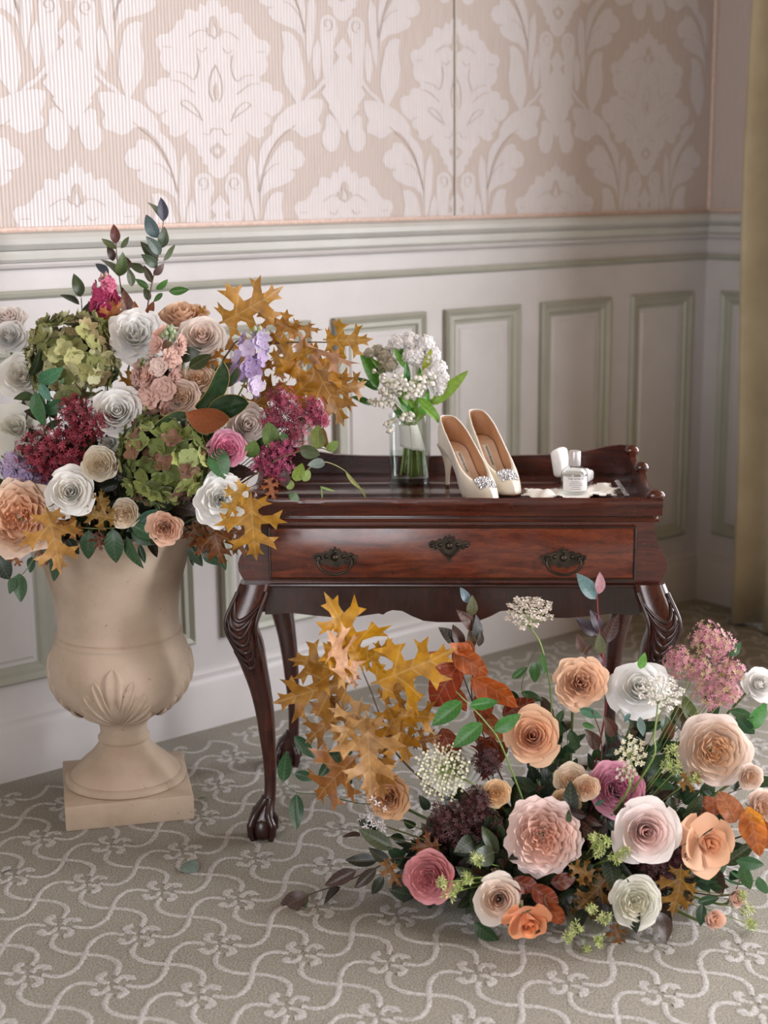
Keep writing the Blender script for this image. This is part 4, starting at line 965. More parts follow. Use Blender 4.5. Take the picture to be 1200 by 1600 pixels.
def put_leaf(e, kind, b_, t_, roll=0.0, col='406030', wsc=1.0, var=None, vr=.12, name='leaf', mesh=None):
    L = LEAF.get(kind); me = mesh or (L[var % len(L)] if var is not None else random.choice(L))
    return link(name, me, e, Matrix.Translation(-e.location) @ leaf_matrix(Vector(b_), Vector(t_), roll, wsc), vary(C(col) if isinstance(col, str) else col, vr))
def branch(name, label, cat, kind, Y, twig, leaves, cols, group=None, base=None, tw=.0016, twc='5a4632', vr=.12):
    """one cut branch: a twig along photo points at distance Y(+dy), with leaves base->tip"""
    pts = [atY(p[0], p[1], Y + (p[2] if len(p) > 2 else 0)) for p in twig]
    if base is not None: pts = [Vector(base)] + pts
    e = empty(name, pts[0], label, cat, group)
    if len(pts) > 1:
        sp_ = spline([p - e.location for p in pts], 5); link('twig', stem_tube(sp_, tw * 1.3, tw * .6, 5).mesh('twig', MAT['stem']), e, None, C(twc))
    for i, lf in enumerate(leaves):
        bx, by, tx, ty = lf[:4]; db = lf[4] if len(lf) > 4 else 0; dt = lf[5] if len(lf) > 5 else db + random.uniform(-.03, .03); roll = lf[6] if len(lf) > 6 else random.uniform(-.45, .45)
        c_ = lf[7] if len(lf) > 7 else cols[i % len(cols)]; k_ = lf[8] if len(lf) > 8 else kind
        put_leaf(e, k_, atY(bx, by, Y + db), atY(tx, ty, Y + dt), roll, c_, vr=vr)
    return e
def sprig(name, label, cat, group, base, tip, kind, cols, n=8, size=.05, twc='3a4426', start=.35, seed=0, wsc=1.0):
    """a leafy stem growing from base to tip with paired leaves"""
    rg = random.Random(seed); base = Vector(base); tip = Vector(tip); e = empty(name, base, label, cat, group)
    mid = base.lerp(tip, .5) + Vector((rg.uniform(-.02, .02), rg.uniform(-.02, .02), rg.uniform(0, .03)))
    sp_ = spline([Vector((0, 0, 0)), mid - base, tip - base], 8); link('twig', stem_tube(sp_, .0018, .0008, 5).mesh('twig', MAT['stem']), e, None, C(twc))
    m_ = len(sp_)
    for i in range(n):
        t = start + (1 - start) * i / max(1, n - 1); k = min(m_ - 1, int(t * (m_ - 1))); p = base + sp_[k]; ax = (sp_[min(k + 1, m_ - 1)] - sp_[max(k - 1, 0)]).normalized()
        sd = ax.orthogonal(); sd.rotate(Quaternion(ax, i * 2.4 + rg.uniform(-.5, .5))); d = (ax * (.55 if i < n - 1 else 1.5) + sd * .8).normalized()
        s_ = size * rg.uniform(.75, 1.2); put_leaf(e, kind, p, p + d * s_, rg.uniform(-.8, .8), rg.choice(cols), wsc, rg.randint(0, 2), .14)
    return e
# ---- florets
def floret_mesh(name, n, r, cup, w, ruf=0.0, center=True, mat=None, layers=1, seed=1):
    mb = MB(); rg = random.Random(seed)
    for ly in range(layers):
        for k in range(n):
            a = 2 * pi * k / n + ly * pi / n + rg.uniform(-.1, .1); d = Vector((cos(a), sin(a), 0)); sd = Vector((-sin(a), cos(a), 0)); rows = []; sc = 1 - .35 * ly; ph = rg.uniform(0, 6)
            for j in range(5):
                v = j / 4; ww = w * sin(pi * min(.97, .12 + .80 * v)) ** .7 * sc
                c = d * (r * v * sc); z = cup * v * v * sc + .35 * r * ly * .5
                rows.append([c + sd * ww * u * r + Vector((0, 0, z + .25 * cup * abs(u) + ruf * r * v * sin(5 * u + ph))) for u in (-1, -.5, 0, .5, 1)])
            mb.loft(rows, 0, False)
    if center: mb.lathe([(.10 * r, -.02 * r), (.12 * r, .06 * r), (.05 * r, .14 * r), (.002, .15 * r)], 6)
    return mb.mesh(name, mat or MAT['petal'])
HYD = [floret_mesh('floret', 4, 1, .28, .55, .06, seed=3), floret_mesh('floret', 4, 1, .5, .5, .12, seed=4), floret_mesh('floret', 4, 1, .1, .58, .10, seed=6)]
STK = [floret_mesh('floret', 5, 1, .30, .62, .16, False, layers=3, seed=8), floret_mesh('floret', 6, 1, .15, .5, .2, False, layers=3, seed=9)]
DEL = [floret_mesh('floret', 5, 1, .25, .48, .06, True, layers=1, seed=10), floret_mesh('floret', 5, 1, .42, .45, .08, True, layers=2, seed=12)]
def hydrangea(px, py, dpx, Y, face, base, label, cols, n=120, sq=.8):
    hd = atY(px, py, Y); R_ = dpx / 2 * mpp(Y); ax = Vector((face[0], -1, face[1] + .2)).normalized(); fr_ = frame_from(ax)
    e = empty('hydrangea', base, label, 'hydrangea'); rg = random.Random(int(px)); off = hd - Vector(base)
    for i in range(n):
        z = 1 - 1.62 * (i + .5) / n; q = sqrt(max(0, 1 - z * z)); a = i * 2.39996
        d = Vector((q * cos(a), q * sin(a), z * sq)) ; p = d * R_ * rg.uniform(.78, .97)
        nd = (fr_.to_3x3() @ (d + Vector((rg.uniform(-.45, .45), rg.uniform(-.45, .45), 0)))).normalized()
        mt = Matrix.Translation(off + fr_.to_3x3() @ p) @ frame_from(nd, Vector((rg.uniform(-1, 1), rg.uniform(-1, 1), rg.uniform(-1, 1)))) @ Matrix.Scale(R_ * rg.uniform(.17, .24), 4)
        link('floret', rg.choice(HYD), e, mt, vary(C(rg.choice(cols)), .16))
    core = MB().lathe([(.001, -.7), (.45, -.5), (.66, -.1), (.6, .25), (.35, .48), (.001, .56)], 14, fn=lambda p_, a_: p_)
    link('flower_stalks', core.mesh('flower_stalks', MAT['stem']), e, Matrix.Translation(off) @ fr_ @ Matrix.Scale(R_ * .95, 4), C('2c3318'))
    pts = spline([off - ax * R_ * .5, off * .5 - ax * .02, Vector((0, 0, 0))], 5); link('stem', stem_tube(pts, .004, .004).mesh('stem', MAT['stem']), e, None, C('56632f'))
    return e
def spike(name, label, cat, a_px, b_px, Y, wpx, n, meshes, cols, base, budcol='8a9a58', nb=6, fr=.5, group=None, dYtop=0.0):
    """a flower spike: florets round a stalk from a_px (low) to b_px (tip), small buds at the tip"""
    A = atY(*a_px, Y); B = atY(*b_px, Y + dYtop); e = empty(name, base, label, cat, group); rg = random.Random(int(a_px[0] + b_px[1])); ax = (B - A).normalized(); o_ = Vector(base)
    R_ = wpx / 2 * mpp(Y)
    for i in range(n):
        t = (i + .5) / n * .9; sd = ax.orthogonal(); sd.rotate(Quaternion(ax, i * 2.39996)); rad = R_ * (1 - .35 * t) * .55
        p = A.lerp(B, t) + sd * rad; nd = (sd * 1.0 + ax * .35 + (CAM_P - p).normalized() * .35).normalized()
        link('floret', rg.choice(meshes), e, Matrix.Translation(p - o_) @ frame_from(nd, Vector((rg.uniform(-1, 1), rg.uniform(-1, 1), rg.uniform(-1, 1)))) @ Matrix.Scale(R_ * fr * rg.uniform(.85, 1.15) * (1 - .25 * t), 4), vary(C(rg.choice(cols)), .09))
    if nb:
        bm_ = MB()
        for i in range(nb):
            sd = ax.orthogonal(); sd.rotate(Quaternion(ax, i * 2.4)); p = A.lerp(B, .88 + .14 * i / nb) + sd * R_ * .22 * (1 - i / nb * .6)
            r_ = R_ * .15; bm_.lathe([(.001, -r_), (r_ * .75, -r_ * .5), (r_ * .8, .2 * r_), (.001, r_ * 1.3)], 7, p - o_)
        link('bud', bm_.mesh('bud', MAT['stem']), e, None, C(budcol))
    pts = spline([B - o_, A - o_, (A - o_) * .4, Vector((0, 0, 0))], 5); link('stem', stem_tube(pts, .0016, .0028).mesh('stem', MAT['stem']), e, None, C('6f8046'))
    return e
def cluster(name, label, cat, spots, Y, base, col, col2, r_star, n_each, stemc='5a2a30', group=None, star=5, long=1.0):
    """a loose head of tiny starry blossoms: spots = (px, py, radius px)"""
    o_ = Vector(base); e = empty(name, base, label, cat, group); rg = random.Random(int(spots[0][0] * 3 + spots[0][1])); bl = MB(); st = MB(); b2 = MB()
    allc = [atY(s_[0], s_[1], Y + (s_[3] if len(s_) > 3 else 0)) for s_ in spots]; ctr = sum(allc, Vector()) / len(allc)
    for s_, c in zip(spots, allc):
        R_ = s_[2] * mpp(Y); root = c - (CAM_P - c).normalized() * R_ * .3 + (o_ - c).normalized() * R_ * 1.1
        st.tube(spline([Vector((0, 0, 0)), (root - o_) * .6 + (ctr - o_) * .1, root - o_], 4), .0010, 5)
        for i in range(n_each):
            d = Vector((rg.gauss(0, 1), rg.gauss(0, 1), rg.gauss(0, 1))).normalized(); p = c + d * R_ * rg.uniform(.15, 1.25) ** .8
            if i % 6 == 0: st.tube([root.lerp(c, .6) - o_, (root.lerp(c, .6) + p) / 2 - o_ + d * R_ * .08, p - o_], .0004, 3, caps=False)
            nd = (d + (CAM_P - c).normalized() * .5).normalized(); f_ = frame_from(nd, Vector((rg.uniform(-1, 1), rg.uniform(-1, 1), rg.uniform(-1, 1)))).to_3x3(); r_ = r_star * rg.uniform(.7, 1.2)
            tgt = bl if rg.random() < .72 else b2
            for k in range(star):
                a = 2 * pi * k / star; d_ = f_ @ Vector((cos(a), sin(a), .35 * long)); s2 = f_ @ Vector((-sin(a), cos(a), 0))
                q = p - o_; tgt.add([q, q + d_ * r_ * .5 + s2 * r_ * .2, q + d_ * r_, q + d_ * r_ * .5 - s2 * r_ * .2], [(0, 1, 2, 3)])
    for nm, mb_, c_ in (('blossoms', bl, col), ('blossoms', b2, col2)):
        o = link(nm, mb_.mesh(nm, MAT['tiny'], False), e, None, C(c_)); o['kind'] = 'stuff'
    o = link('stems', st.mesh('stems', MAT['stem']), e, None, C(stemc)); o['kind'] = 'stuff'
    return e
def umbel(label, px, py, rpx, Y, face, base, col, stem_px, n_ray=26, col2='b9c48a', dense=11, dome=.28, cat='umbel flower', inward=False):
    """Queen Anne's lace: rays from the stalk to little umbels of white dots"""
    c = atY(px, py, Y); R_ = rpx * mpp(Y); ax = Vector((face[0], face[2] if len(face) > 2 else -.4, face[1])).normalized(); f_ = frame_from(ax).to_3x3(); o_ = Vector(base)
    e = empty('lace_flower', base, label, cat, 'lace flowers'); rg = random.Random(int(px + py)); rays = MB(); dots = MB(); hub = c - ax * R_ * .75
    for i in range(n_ray):
        q = sqrt((i + .6) / n_ray); a = i * 2.39996; end = c + f_ @ Vector((q * R_ * cos(a), q * R_ * sin(a), R_ * dome * (1 - q * q)))
        rays.tube([hub - o_, hub.lerp(end, .55) + ax * R_ * -.10 * q - o_, end - o_], .0006, 4, caps=False)
        for k in range(dense):
            b_ = k * 2.39996; s_ = R_ * .17 * sqrt((k + .3) / dense); p = end + f_ @ Vector((s_ * cos(b_), s_ * sin(b_), R_ * .05 * rg.uniform(-.5, 1))); rays.tube([end - ax * R_ * .12 - o_, p - o_], .00035, 3, caps=False)
            r_ = R_ * rg.uniform(.05, .075); ff = frame_from((ax + Vector((rg.uniform(-.6, .6), rg.uniform(-.6, .6), rg.uniform(-.3, .3)))).normalized()).to_3x3()
            for m_ in range(5):
                t_ = 2 * pi * m_ / 5; d_ = ff @ Vector((cos(t_), sin(t_), .25)); s2 = ff @ Vector((-sin(t_), cos(t_), 0)); z = p - o_
                dots.add([z, z + d_ * r_ * .6 + s2 * r_ * .38, z + d_ * r_, z + d_ * r_ * .6 - s2 * r_ * .38], [(0, 1, 2, 3)])
    o = link('florets', dots.mesh('florets', MAT['tiny'], False), e, None, C(col)); o['kind'] = 'stuff'
    o = link('rays', rays.mesh('rays', MAT['stem']), e, None, C(col2)); o['kind'] = 'stuff'
    pts = [hub - o_] + [atY(p[0], p[1], Y + (p[2] if len(p) > 2 else 0)) - o_ for p in stem_px] + [Vector((0, 0, 0))]
    link('stem', stem_tube(spline(pts, 6), .0017, .0022).mesh('stem', MAT['stem']), e, None, C('7f9552')); return e
# ================================================================== FLOWERS IN THE URN
def UB(px, py=0, z=.60):
    return Vector((UC.x + .07 * max(-1, min(1, (px - 200) / 220)), UC.y - .03 + .02 * sin(px), z))
WH, WH2, BL1, BL2 = 'f3ece2', 'f2efec', 'eed3c6', 'f1e3dc'
for (px, py, d, Y, st, ci, co_, fc, var, label, kw) in [
 (212, 520, 98, 3.10, 'ruffle', 'f4eee6', 'f3f1ee', (.10, .45), 0, 'full white garden rose directly below the magenta flower spike', {}),
 (316, 524, 76, 3.08, 'spiral', 'ecc9b6', 'f1e4dd', (.15, .45), 0, 'blush-white rose with spiral heart just under the caramel rose', {}),
 (286, 489, 84, 3.16, 'ruffle', 'd59b74', 'e3b490', (.1, 1.9), 1, 'caramel ruffled rose opening upward above the blush-white rose', {}),
 (36, 586, 84, 3.08, 'ruffle', 'f2e6d6', 'f2eee8', (.15, .3), 1, 'cream-hearted white rose beside the higher green hydrangea', {}),
 (183, 642, 90, 3.00, 'spiral', 'f3efe6', 'f3f1ee', (.05, .25), 1, 'angular white rose between the two green hydrangeas', {}),
 (24, 668, 100, 3.08, 'open', 'eceadb', 'efece0', (.1, .25), 0, 'greenish-white open rose with broad petals above the lilac stock', {}),
 (14, 524, 62, 3.16, 'spiral', 'f2efe9', 'f3f1ee', (.15, .5), 0, 'small white rose tucked under the ragged blush bloom', {}),
 (12, 494, 58, 3.20, 'ruffle', 'eed6cc', 'f2e6e2', (-.1, 1.2), 1, 'ragged pale blush bloom at the outer top of the urn flowers', {}),
 (155, 725, 60, 2.96, 'cup', 'f0d3ac', 'f2e4cf', (.05, .15), 0, 'small round cream rose with folded quarters beside crimson berries', {}),
 (110, 768, 84, 2.94, 'spiral', 'f1e8dc', 'f3efea', (.12, .15), 1, 'creamy white rose between the apricot rose and round cream rose', {}),
 (28, 808, 132, 2.95, 'peony', 'eb9a62', 'f3ccb0', (.1, .15), 0, 'very large apricot garden rose hanging low over the urn side', {}),
 (195, 802, 50, 2.97, 'cup', 'e8c598', 'efdcc0', (.0, .0), 1, 'small cream spray rose low beneath the mottled hydrangea', {}),
 (257, 826, 60, 2.95, 'ruffle', 'c98a66', 'dfa98a', (.1, -.15), 0, 'caramel ruffled rose drooping over the urn rim', {}),
 (346, 780, 92, 2.93, 'ruffle', 'f3efe4', 'f3f1ee', (.2, .05), 0, 'white rose with a golden oak leaf lying across it', {}),
 (354, 700, 66, 2.97, 'cup', 'dd5a8c', 'ee9dbb', (.2, .25), 0, 'bright pink frilled rose beside the mottled hydrangea', {}),
 (388, 664, 78, 3.02, 'spiral', 'f0dad0', 'f1e4de', (.35, .2), 0, 'pale blush rose behind the magnolia leaves', {}),
 (283, 619, 62, 3.02, 'cup', 'f0bf95', 'f0d6c6', (.0, .2), 1, 'round peach rose touching the dark magnolia leaf', {}),
 (310, 591, 58, 3.05, 'cup', 'f0b27c', 'f2d6c2', (.1, .5), 0, 'round peach rose with apricot heart below the blush-white rose', {}),
 (229, 660, 48, 3.01, 'cup', 'eecabb', 'f1ddd4', (.1, .1), 1, 'small shell-pink rose half hidden beside the angular white rose', {}),
 (170, 692, 44, 3.03, 'open', 'e9e4d6', 'f0ece4', (.0, .0), 0, 'small white rose deep below the angular white rose', {})]:
    rose(px, py, d, Y, st, ci, co_, fc, UB(px), label, var, spin=px * .37, **kw)
hydrangea(113, 556, 146, 3.10, (-.05, .55), UB(113), 'sage-green hydrangea head, the higher one, beside white roses', ['a3a66c', 'b6b885', '8f935a', 'c3c39a', '7c8450', 'a89a74'], 130)
hydrangea(258, 716, 150, 2.98, (.1, .2), UB(258), 'mottled green and burgundy hydrangea head, the lower one', ['84904e', '99a55e', '6f7c40', 'a9b273', '7d5a48', '8a6a55', '5f6c38'], 130)
spike('stock', 'magenta stock spike rising between dark leafy branches', 'stock flower', (168, 522), (162, 428), 3.18, 46, 17, STK, ['b5325f', 'a52552', 'c9497a', 'd97a9c'], UB(168), 'c9a09a', fr=.66)
spike('stock', 'pale pink stock spike with green buds below the white garden rose', 'stock flower', (244, 650), (266, 512), 3.04, 62, 20, STK, ['e9c6bb', 'edd0c6', 'e3b9ac', 'efd9d0'], UB(244), '9fb088', nb=9, fr=.66)
spike('stock', 'shell-pink stock spike leaning beside the round peach roses', 'stock flower', (240, 648), (222, 562), 3.045, 50, 12, STK, ['ecccc1', 'e6bdb0'], UB(230), '9fb088', nb=4, fr=.66)
spike('stock', 'lilac stock spike standing against the golden oak leaves', 'stock flower', (378, 608), (402, 512), 3.03, 56, 17, DEL, ['b8a6cc', 'c6b8d6', 'd3c8e0', 'a894c0'], UB(378), 'a9b088', fr=.62)
spike('stock', 'lilac stock spike beside the large apricot rose', 'stock flower', (62, 768), (2, 712), 3.02, 52, 18, STK, ['b9a8c8', 'cabdd8', 'a795ba'], UB(40), 'a9b088', nb=0, fr=.66)
cluster('berry_cluster', 'crimson starry berry head beside the angular white rose', 'berry cluster', [(60, 705, 34), (95, 690, 36), (130, 670, 30), (118, 640, 22), (160, 660, 20), (75, 730, 26), (110, 715, 28)], 3.01, UB(100), '8a2438', '5a1524', .0074, 230, group='berry heads in the urn')
cluster('berry_cluster', 'dusky crimson starry berry head in front of the golden oak leaves', 'berry cluster', [(440, 625, 22), (465, 650, 26), (490, 640, 18), (455, 680, 24), (500, 655, 12), (430, 655, 20)], 3.02, UB(400), 'a2405a', '70283a', .0068, 190, group='berry heads in the urn')
cluster('berry_cluster', 'small plum-red berry head resting above the table corner', 'berry cluster', [(428, 710, 20), (440, 735, 18), (412, 725, 18), (445, 700, 16)], 2.99, UB(400), 'a23a62', '5c1e34', .0066, 170, group='berry heads in the urn')
# magnolia: dark top, rust underside, real thickness
def magnolia_mesh(seed, fold, bend):
    w = ov(.25, .48, .8); mb = MB(); top = []; bot = []
    for j in range(13):
        v = j / 12; r1 = []; r2 = []
        for i in range(9):
            u = -1 + 2 * i / 8; x = u * w(v); z = fold * abs(x) + bend * (v - .3) ** 2 + .03 * sin(7 * v + seed) * u
            r1.append((x, v, z)); r2.append((x * .985, v, z - .012))
        top.append(r1); bot.append(list(reversed(r2)))
    mb.loft(top, 0, False); mb.loft(bot, 1, False)
    e_ = [r[0] for r in top] + [r[-1] for r in reversed(top)]; mb.tube(e_, .006, 5, 2, caps=False)
    return mb.mesh('leaf', [MAT['mag_t'], MAT['mag_b'], MAT['mag_e']])
MAT['mag_t'] = M_simple('magnolia_top', C('1f3320'), C('2d4529'), 12, .22, .1, coat=.3); MAT['mag_b'] = M_simple('magnolia_underside', C('7a3d1c'), C('8f4f26'), 30, .75, .2); MAT['mag_e'] = M_simple('magnolia_edge', C('a88a4a'), C('98783c'), 30, .5, 0)
MAG = [magnolia_mesh(1, .5, -.2), magnolia_mesh(2, .25, -.45), magnolia_mesh(3, .35, .5)]
e = empty('magnolia_branch', UB(300), 'magnolia sprig with dark green leaves and rust-brown undersides', 'branch')
for (bx, by, tx, ty, yb, yt, roll, k) in ((308, 640, 354, 572, 2.99, 2.95, .9, 0), (300, 650, 243, 672, 2.985, 2.93, -.3, 1), (292, 646, 364, 668, 2.97, 2.92, 2.75, 1), (326, 640, 397, 634, 2.99, 2.96, -.25, 2), (352, 604, 372, 576, 3.0, 2.99, .7, 0), (300, 660, 300, 700, 3.02, 3.0, .2, 1)):
    link('leaf', MAG[k], e, Matrix.Translation(-e.location) @ leaf_matrix(atY(bx, by, yb), atY(tx, ty, yt), roll, 1.0))
link('twig', stem_tube(spline([Vector((0, 0, 0)), atY(300, 700, 3.06) - e.location, atY(305, 645, 3.0) - e.location], 6), .003, .002).mesh('twig', MAT['stem']), e, None, C('4a3a26'))
# tall dark-leaved branches
DK = ['3a4634', '33402f', '46513c', '4a3436', '2f3c38', '54503a', '3d5340']
branch('leafy_branch', 'tallest dark-leaved branch standing up against the wallpaper', 'branch', 'ovate', 3.20, [(225, 520), (236, 450), (247, 400), (256, 342)],
 [(255, 346, 252, 308, 0, .0, .3, '3a3d52'), (253, 342, 231, 311, 0, .02, .9, '5d6b40'), (248, 372, 226, 336, 0, .0, -.4, '54696c'), (252, 388, 258, 354, 0, 0, .2, '33442f'), (251, 398, 229, 369, 0, -.02, .3, '566a66'), (247, 408, 219, 378, 0, .0, .2, '3c4832'), (246, 417, 222, 398, 0, -.02, .1, '3f5440'), (238, 442, 225, 414, 0, 0, -.2, '4a4636'), (240, 430, 257, 412, 0, 0, .3, '5a4644'), (255, 408, 272, 381, 0, .01, 1.0, '4e5c40'), (226, 426, 201, 410, 0, 0, .3, '46523a'), (206, 448, 201, 418, 0, 0, .4, '5f6a50'), (233, 470, 226, 448, 0, 0, .1, '33402c'), (232, 450, 211, 436, 0, 0, .2, '3f6a2e'), (244, 452, 263, 437, 0, 0, .5, '467a34'), (254, 458, 240, 472, 0, 0, .2, '3f6f2f'), (264, 456, 296, 452, 0, 0, .2, '4a8034')], DK, base=UB(230), group='dark-leaved branches in the urn', twc='6a5340')
branch('leafy_branch', 'dark-leaved branch with a reddish tip leaf beside the tallest branch', 'branch', 'ovate', 3.22, [(205, 520), (190, 455), (183, 405), (181, 376)],
 [(181, 381, 178, 350, 0, 0, .1, '5e2f2c'), (182, 389, 158, 374, 0, 0, .6, '56633c'), (189, 388, 201, 369, 0, 0, .5, '5c6b48'), (177, 408, 169, 382, 0, 0, .3, '3a2c28'), (186, 432, 193, 396, 0, -.02, .3, '4c5e36'), (186, 430, 159, 402, 0, 0, .9, '4e5a3c'), (170, 428, 149, 411, 0, 0, .2, '4a5560'), (203, 420, 196, 400, 0, 0, .3, '462a26'), (196, 470, 190, 448, 0, 0, .2, '4e3a30')], DK, base=UB(200), group='dark-leaved branches in the urn', twc='6a4436')
branch('leafy_branch', 'short dark-leaved branch rising behind the higher green hydrangea', 'branch', 'ovate', 3.18, [(125, 525), (128, 490), (127, 465)],
 [(126, 464, 116, 427, 0, 0, .2, '3a4a30'), (124, 476, 94, 459, 0, 0, .9, '3c4a3c'), (127, 504, 143, 471, 0, 0, .3, '4c5c44'), (125, 508, 121, 486, 0, 0, .4, '5c5a34')], DK, base=UB(125), group='dark-leaved branches in the urn')
branch('copper_branch', 'copper brown leaves standing among the dark branches', 'branch', 'ovate', 3.17, [(205, 540), (212, 505)],
 [(205, 505, 192, 452, 0, 0, .3, '5e3324'), (228, 500, 240, 470, 0, 0, .2, '7a4020'), (214, 500, 209, 470, 0, 0, .4, '8a5026'), (160, 505, 192, 474, -.02, -.03, .3, 'a8672a', 'oak'), (170, 545, 165, 500, -.02, -.02, .2, '4a1e22')], ['6a3a24'], base=UB(200))
# oak
OK_ = ['b5822c', 'a8742a', 'c4923a', '9a6a2c', 'b98a4a', '8f5f2a']
branch('oak_branch', 'golden oak branch arching out over the table beside the vase', 'branch', 'oak', 3.10, [(350, 560, -.02), (400, 540), (460, 535), (530, 535)],
 [(342, 505, 438, 456, .02, .0, .2, 'b78536'), (470, 520, 398, 488, .03, .02, -.3, 'a8762e'), (505, 530, 576, 533, 0, -.03, .2, 'a97a24'), (465, 518, 548, 578, 0, -.05, .9, 'c9a080'), (422, 572, 500, 545, 0, -.02, -.3, 'b8882e'), (448, 625, 532, 552, .02, -.02, .2, 'ae7c22'), (490, 572, 540, 662, .0, -.03, -.3, 'a07024'), (512, 612, 576, 600, .0, .02, .3, '98691f'), (430, 560, 380, 612, .03, .04, .4, '94661c'), (380, 640, 446, 600, .04, .03, .1, '8f6420'), (455, 560, 420, 520, .02, .0, -.4, 'c49a6c'), (400, 530, 350, 590, .04, .04, .4, 'b07a34'), (440, 500, 500, 520, .03, .02, .5, 'b78a4e'), (430, 590, 470, 560, .03, .0, .8, 'c8a17c')], OK_, base=UB(380), group='golden oak branches in the urn', tw=.002)
branch('oak_branch', 'golden oak leaves hanging down in front of the table corner', 'branch', 'oak', 2.92, [(370, 800, .05), (392, 770)],
 [(392, 768, 398, 876, 0, -.02, .1, 'b98a30'), (388, 752, 350, 812, -.03, -.05, .3, 'b58a2e'), (420, 745, 428, 780, 0, -.02, .2, 'a5623a'), (330, 812, 348, 884, .06, .04, .3, '7a4a22'), (372, 830, 300, 846, .06, .05, -.3, '6e421e'), (296, 842, 345, 862, .07, .05, .3, '834d20'), (392, 815, 360, 868, .06, .06, .2, '7d4d20'), (300, 815, 312, 858, .06, .06, .2, '6a3c1c')], OK_, base=UB(360), group='golden oak branches in the urn')
branch('oak_branch', 'golden oak leaves hanging over the urn beside the apricot rose', 'branch', 'oak', 2.90, [(100, 790, .08), (76, 792, .02)],
 [(70, 790, 97, 892, 0, .0, .2, 'c2924a'), (90, 808, 130, 838, .04, .04, .3, '8f5f26'), (184, 812, 124, 800, .06, .04, .2, '8a682c'), (150, 812, 160, 766, .06, .06, .3, '94722f'), (150, 830, 158, 860, .08, .06, .2, '5a2c1c'), (20, 862, 32, 886, .05, .05, .1, '8a5026'), (58, 860, 76, 884, .06, .05, .1, '7a4424')], OK_, base=UB(90), group='golden oak branches in the urn')
branch('oak_branch', 'small golden oak leaves between the white roses and lilac stock', 'branch', 'oak', 3.07, [(300, 600), (322, 556)], [(318, 572, 350, 545, 0, 0, .2, 'b57a24'), (330, 560, 314, 520, .04, .03, .1, 'a8742a'), (300, 500, 322, 478, .1, .1, .2, 'b08236'), (205, 640, 202, 575, -.01, 0, .3, 'a5742a')], OK_, base=UB(310), group='golden oak branches in the urn')
# green trails
branch('green_trail', 'green leafy trail lying over the white rose by the higher hydrangea', 'branch', 'ovate', 2.99, [(80, 660, .05), (66, 620), (58, 598)],
 [(60, 597, 98, 576, 0, -.01, .2, '3d7350'), (62, 600, 80, 628, 0, -.02, .2, '5d8a78'), (56, 612, 68, 668, 0, 0, .6, '3f7044'), (68, 645, 104, 624, .02, .01, .1, '2f5a38'), (95, 600, 100, 590, 0, 0, .2, '3f7044')], ['3d7350'], base=UB(80), group='green trails over the urn rim', twc='5f8a58')
branch('green_trail', 'green leafy trail dipping over the urn rim', 'branch', 'ovate', 2.985, [(120, 828, .03), (160, 826), (205, 822), (230, 812)],
 [(139, 828, 137, 876, 0, 0, .1, '3d5f40'), (176, 826, 181, 882, 0, 0, .1, '3a5a3c'), (205, 820, 248, 842, -.01, -.03, .2, '456e50'), (212, 822, 247, 794, -.01, -.02, .3, '507a66'), (205, 832, 240, 852, .01, 0, .5, '36583a'), (198, 838, 222, 890, .01, 0, .9, '3f6642'), (218, 850, 228, 880, .01, 0, .7, '2c4a30')], ['3d5f40'], base=UB(170), group='green trails over the urn rim', twc='6a7a4a')
branch('green_trail', 'green leafy trail hanging beneath the large apricot rose', 'branch', 'round', 2.97, [(90, 800, .04), (68, 845), (45, 885), (28, 905)],
 [(66, 852, 94, 884, 0, 0, .1, '2e4a34'), (88, 872, 86, 908, 0, 0, .6, '36543a'), (30, 896, 34, 940, 0, 0, .4, '47694a'), (22, 902, 16, 928, 0, 0, .5, '4a6e50'), (-8, 862, 14, 906, .03, .02, .2, '1f3324'), (62, 840, 84, 850, 0, 0, .4, '2e4a34'), (50, 870, 48, 895, .02, .02, .4, '36543a'), (105, 842, 125, 866, .03, .02, .3, '243a28')], ['2e4a34'], base=UB(80), group='green trails over the urn rim', twc='5f7a50')
branch('green_trail', 'green leafy trail drooping between the urn and the table', 'branch', 'ovate', 2.99, [(290, 835, .04), (318, 868)],
 [(296, 850, 316, 886, 0, 0, .3, '26402a'), (315, 858, 348, 884, 0, 0, .2, '2c4c34'), (330, 868, 345, 852, -.01, -.01, .3, '8fb09a'), (300, 860, 302, 884, .01, .01, .2, '22382a'), (345, 862, 352, 892, .02, .02, .5, '3c6040')], ['26402a'], base=UB(300), group='green trails over the urn rim')
branch('smilax_vine', 'vine with yellow-green oval leaves reaching over the tray corner', 'vine', 'round', 2.97, [(400, 740, .02), (440, 715), (490, 700), (520, 705)],
 [(497, 702, 497, 664, 0, .0, .2, '6a7a36'), (505, 668, 508, 702, 0, .01, .9, '7a5030'), (510, 704, 529, 690, 0, 0, .3, '708a40'), (462, 752, 472, 722, 0, -.01, .2, '7d9a44'), (474, 752, 484, 735, 0, 0, .3, '8fa860'), (446, 735, 444, 762, 0, 0, .3, '5c4a4c'), (452, 770, 467, 782, 0, -.01, .2, '5a7a58'), (508, 722, 480, 728, 0, -.01, .3, '7a8a84'), (468, 700, 500, 712, 0, 0, .4, '4c5a3c'), (448, 690, 440, 676, .01, .0, .1, '3c5a34'), (425, 700, 420, 660, .02, .01, .2, '567034'), (400, 705, 415, 680, .03, .02, .2, '3a5230'), (390, 715, 398, 690, .03, .0, .2, '6a8a48'), (336, 700, 350, 748, .0, -.03, .1, '3f7044'), (455, 765, 450, 748, .01, 0, .2, '8aa060')], ['6a8a48'], base=UB(400), twc='6a5a3a')
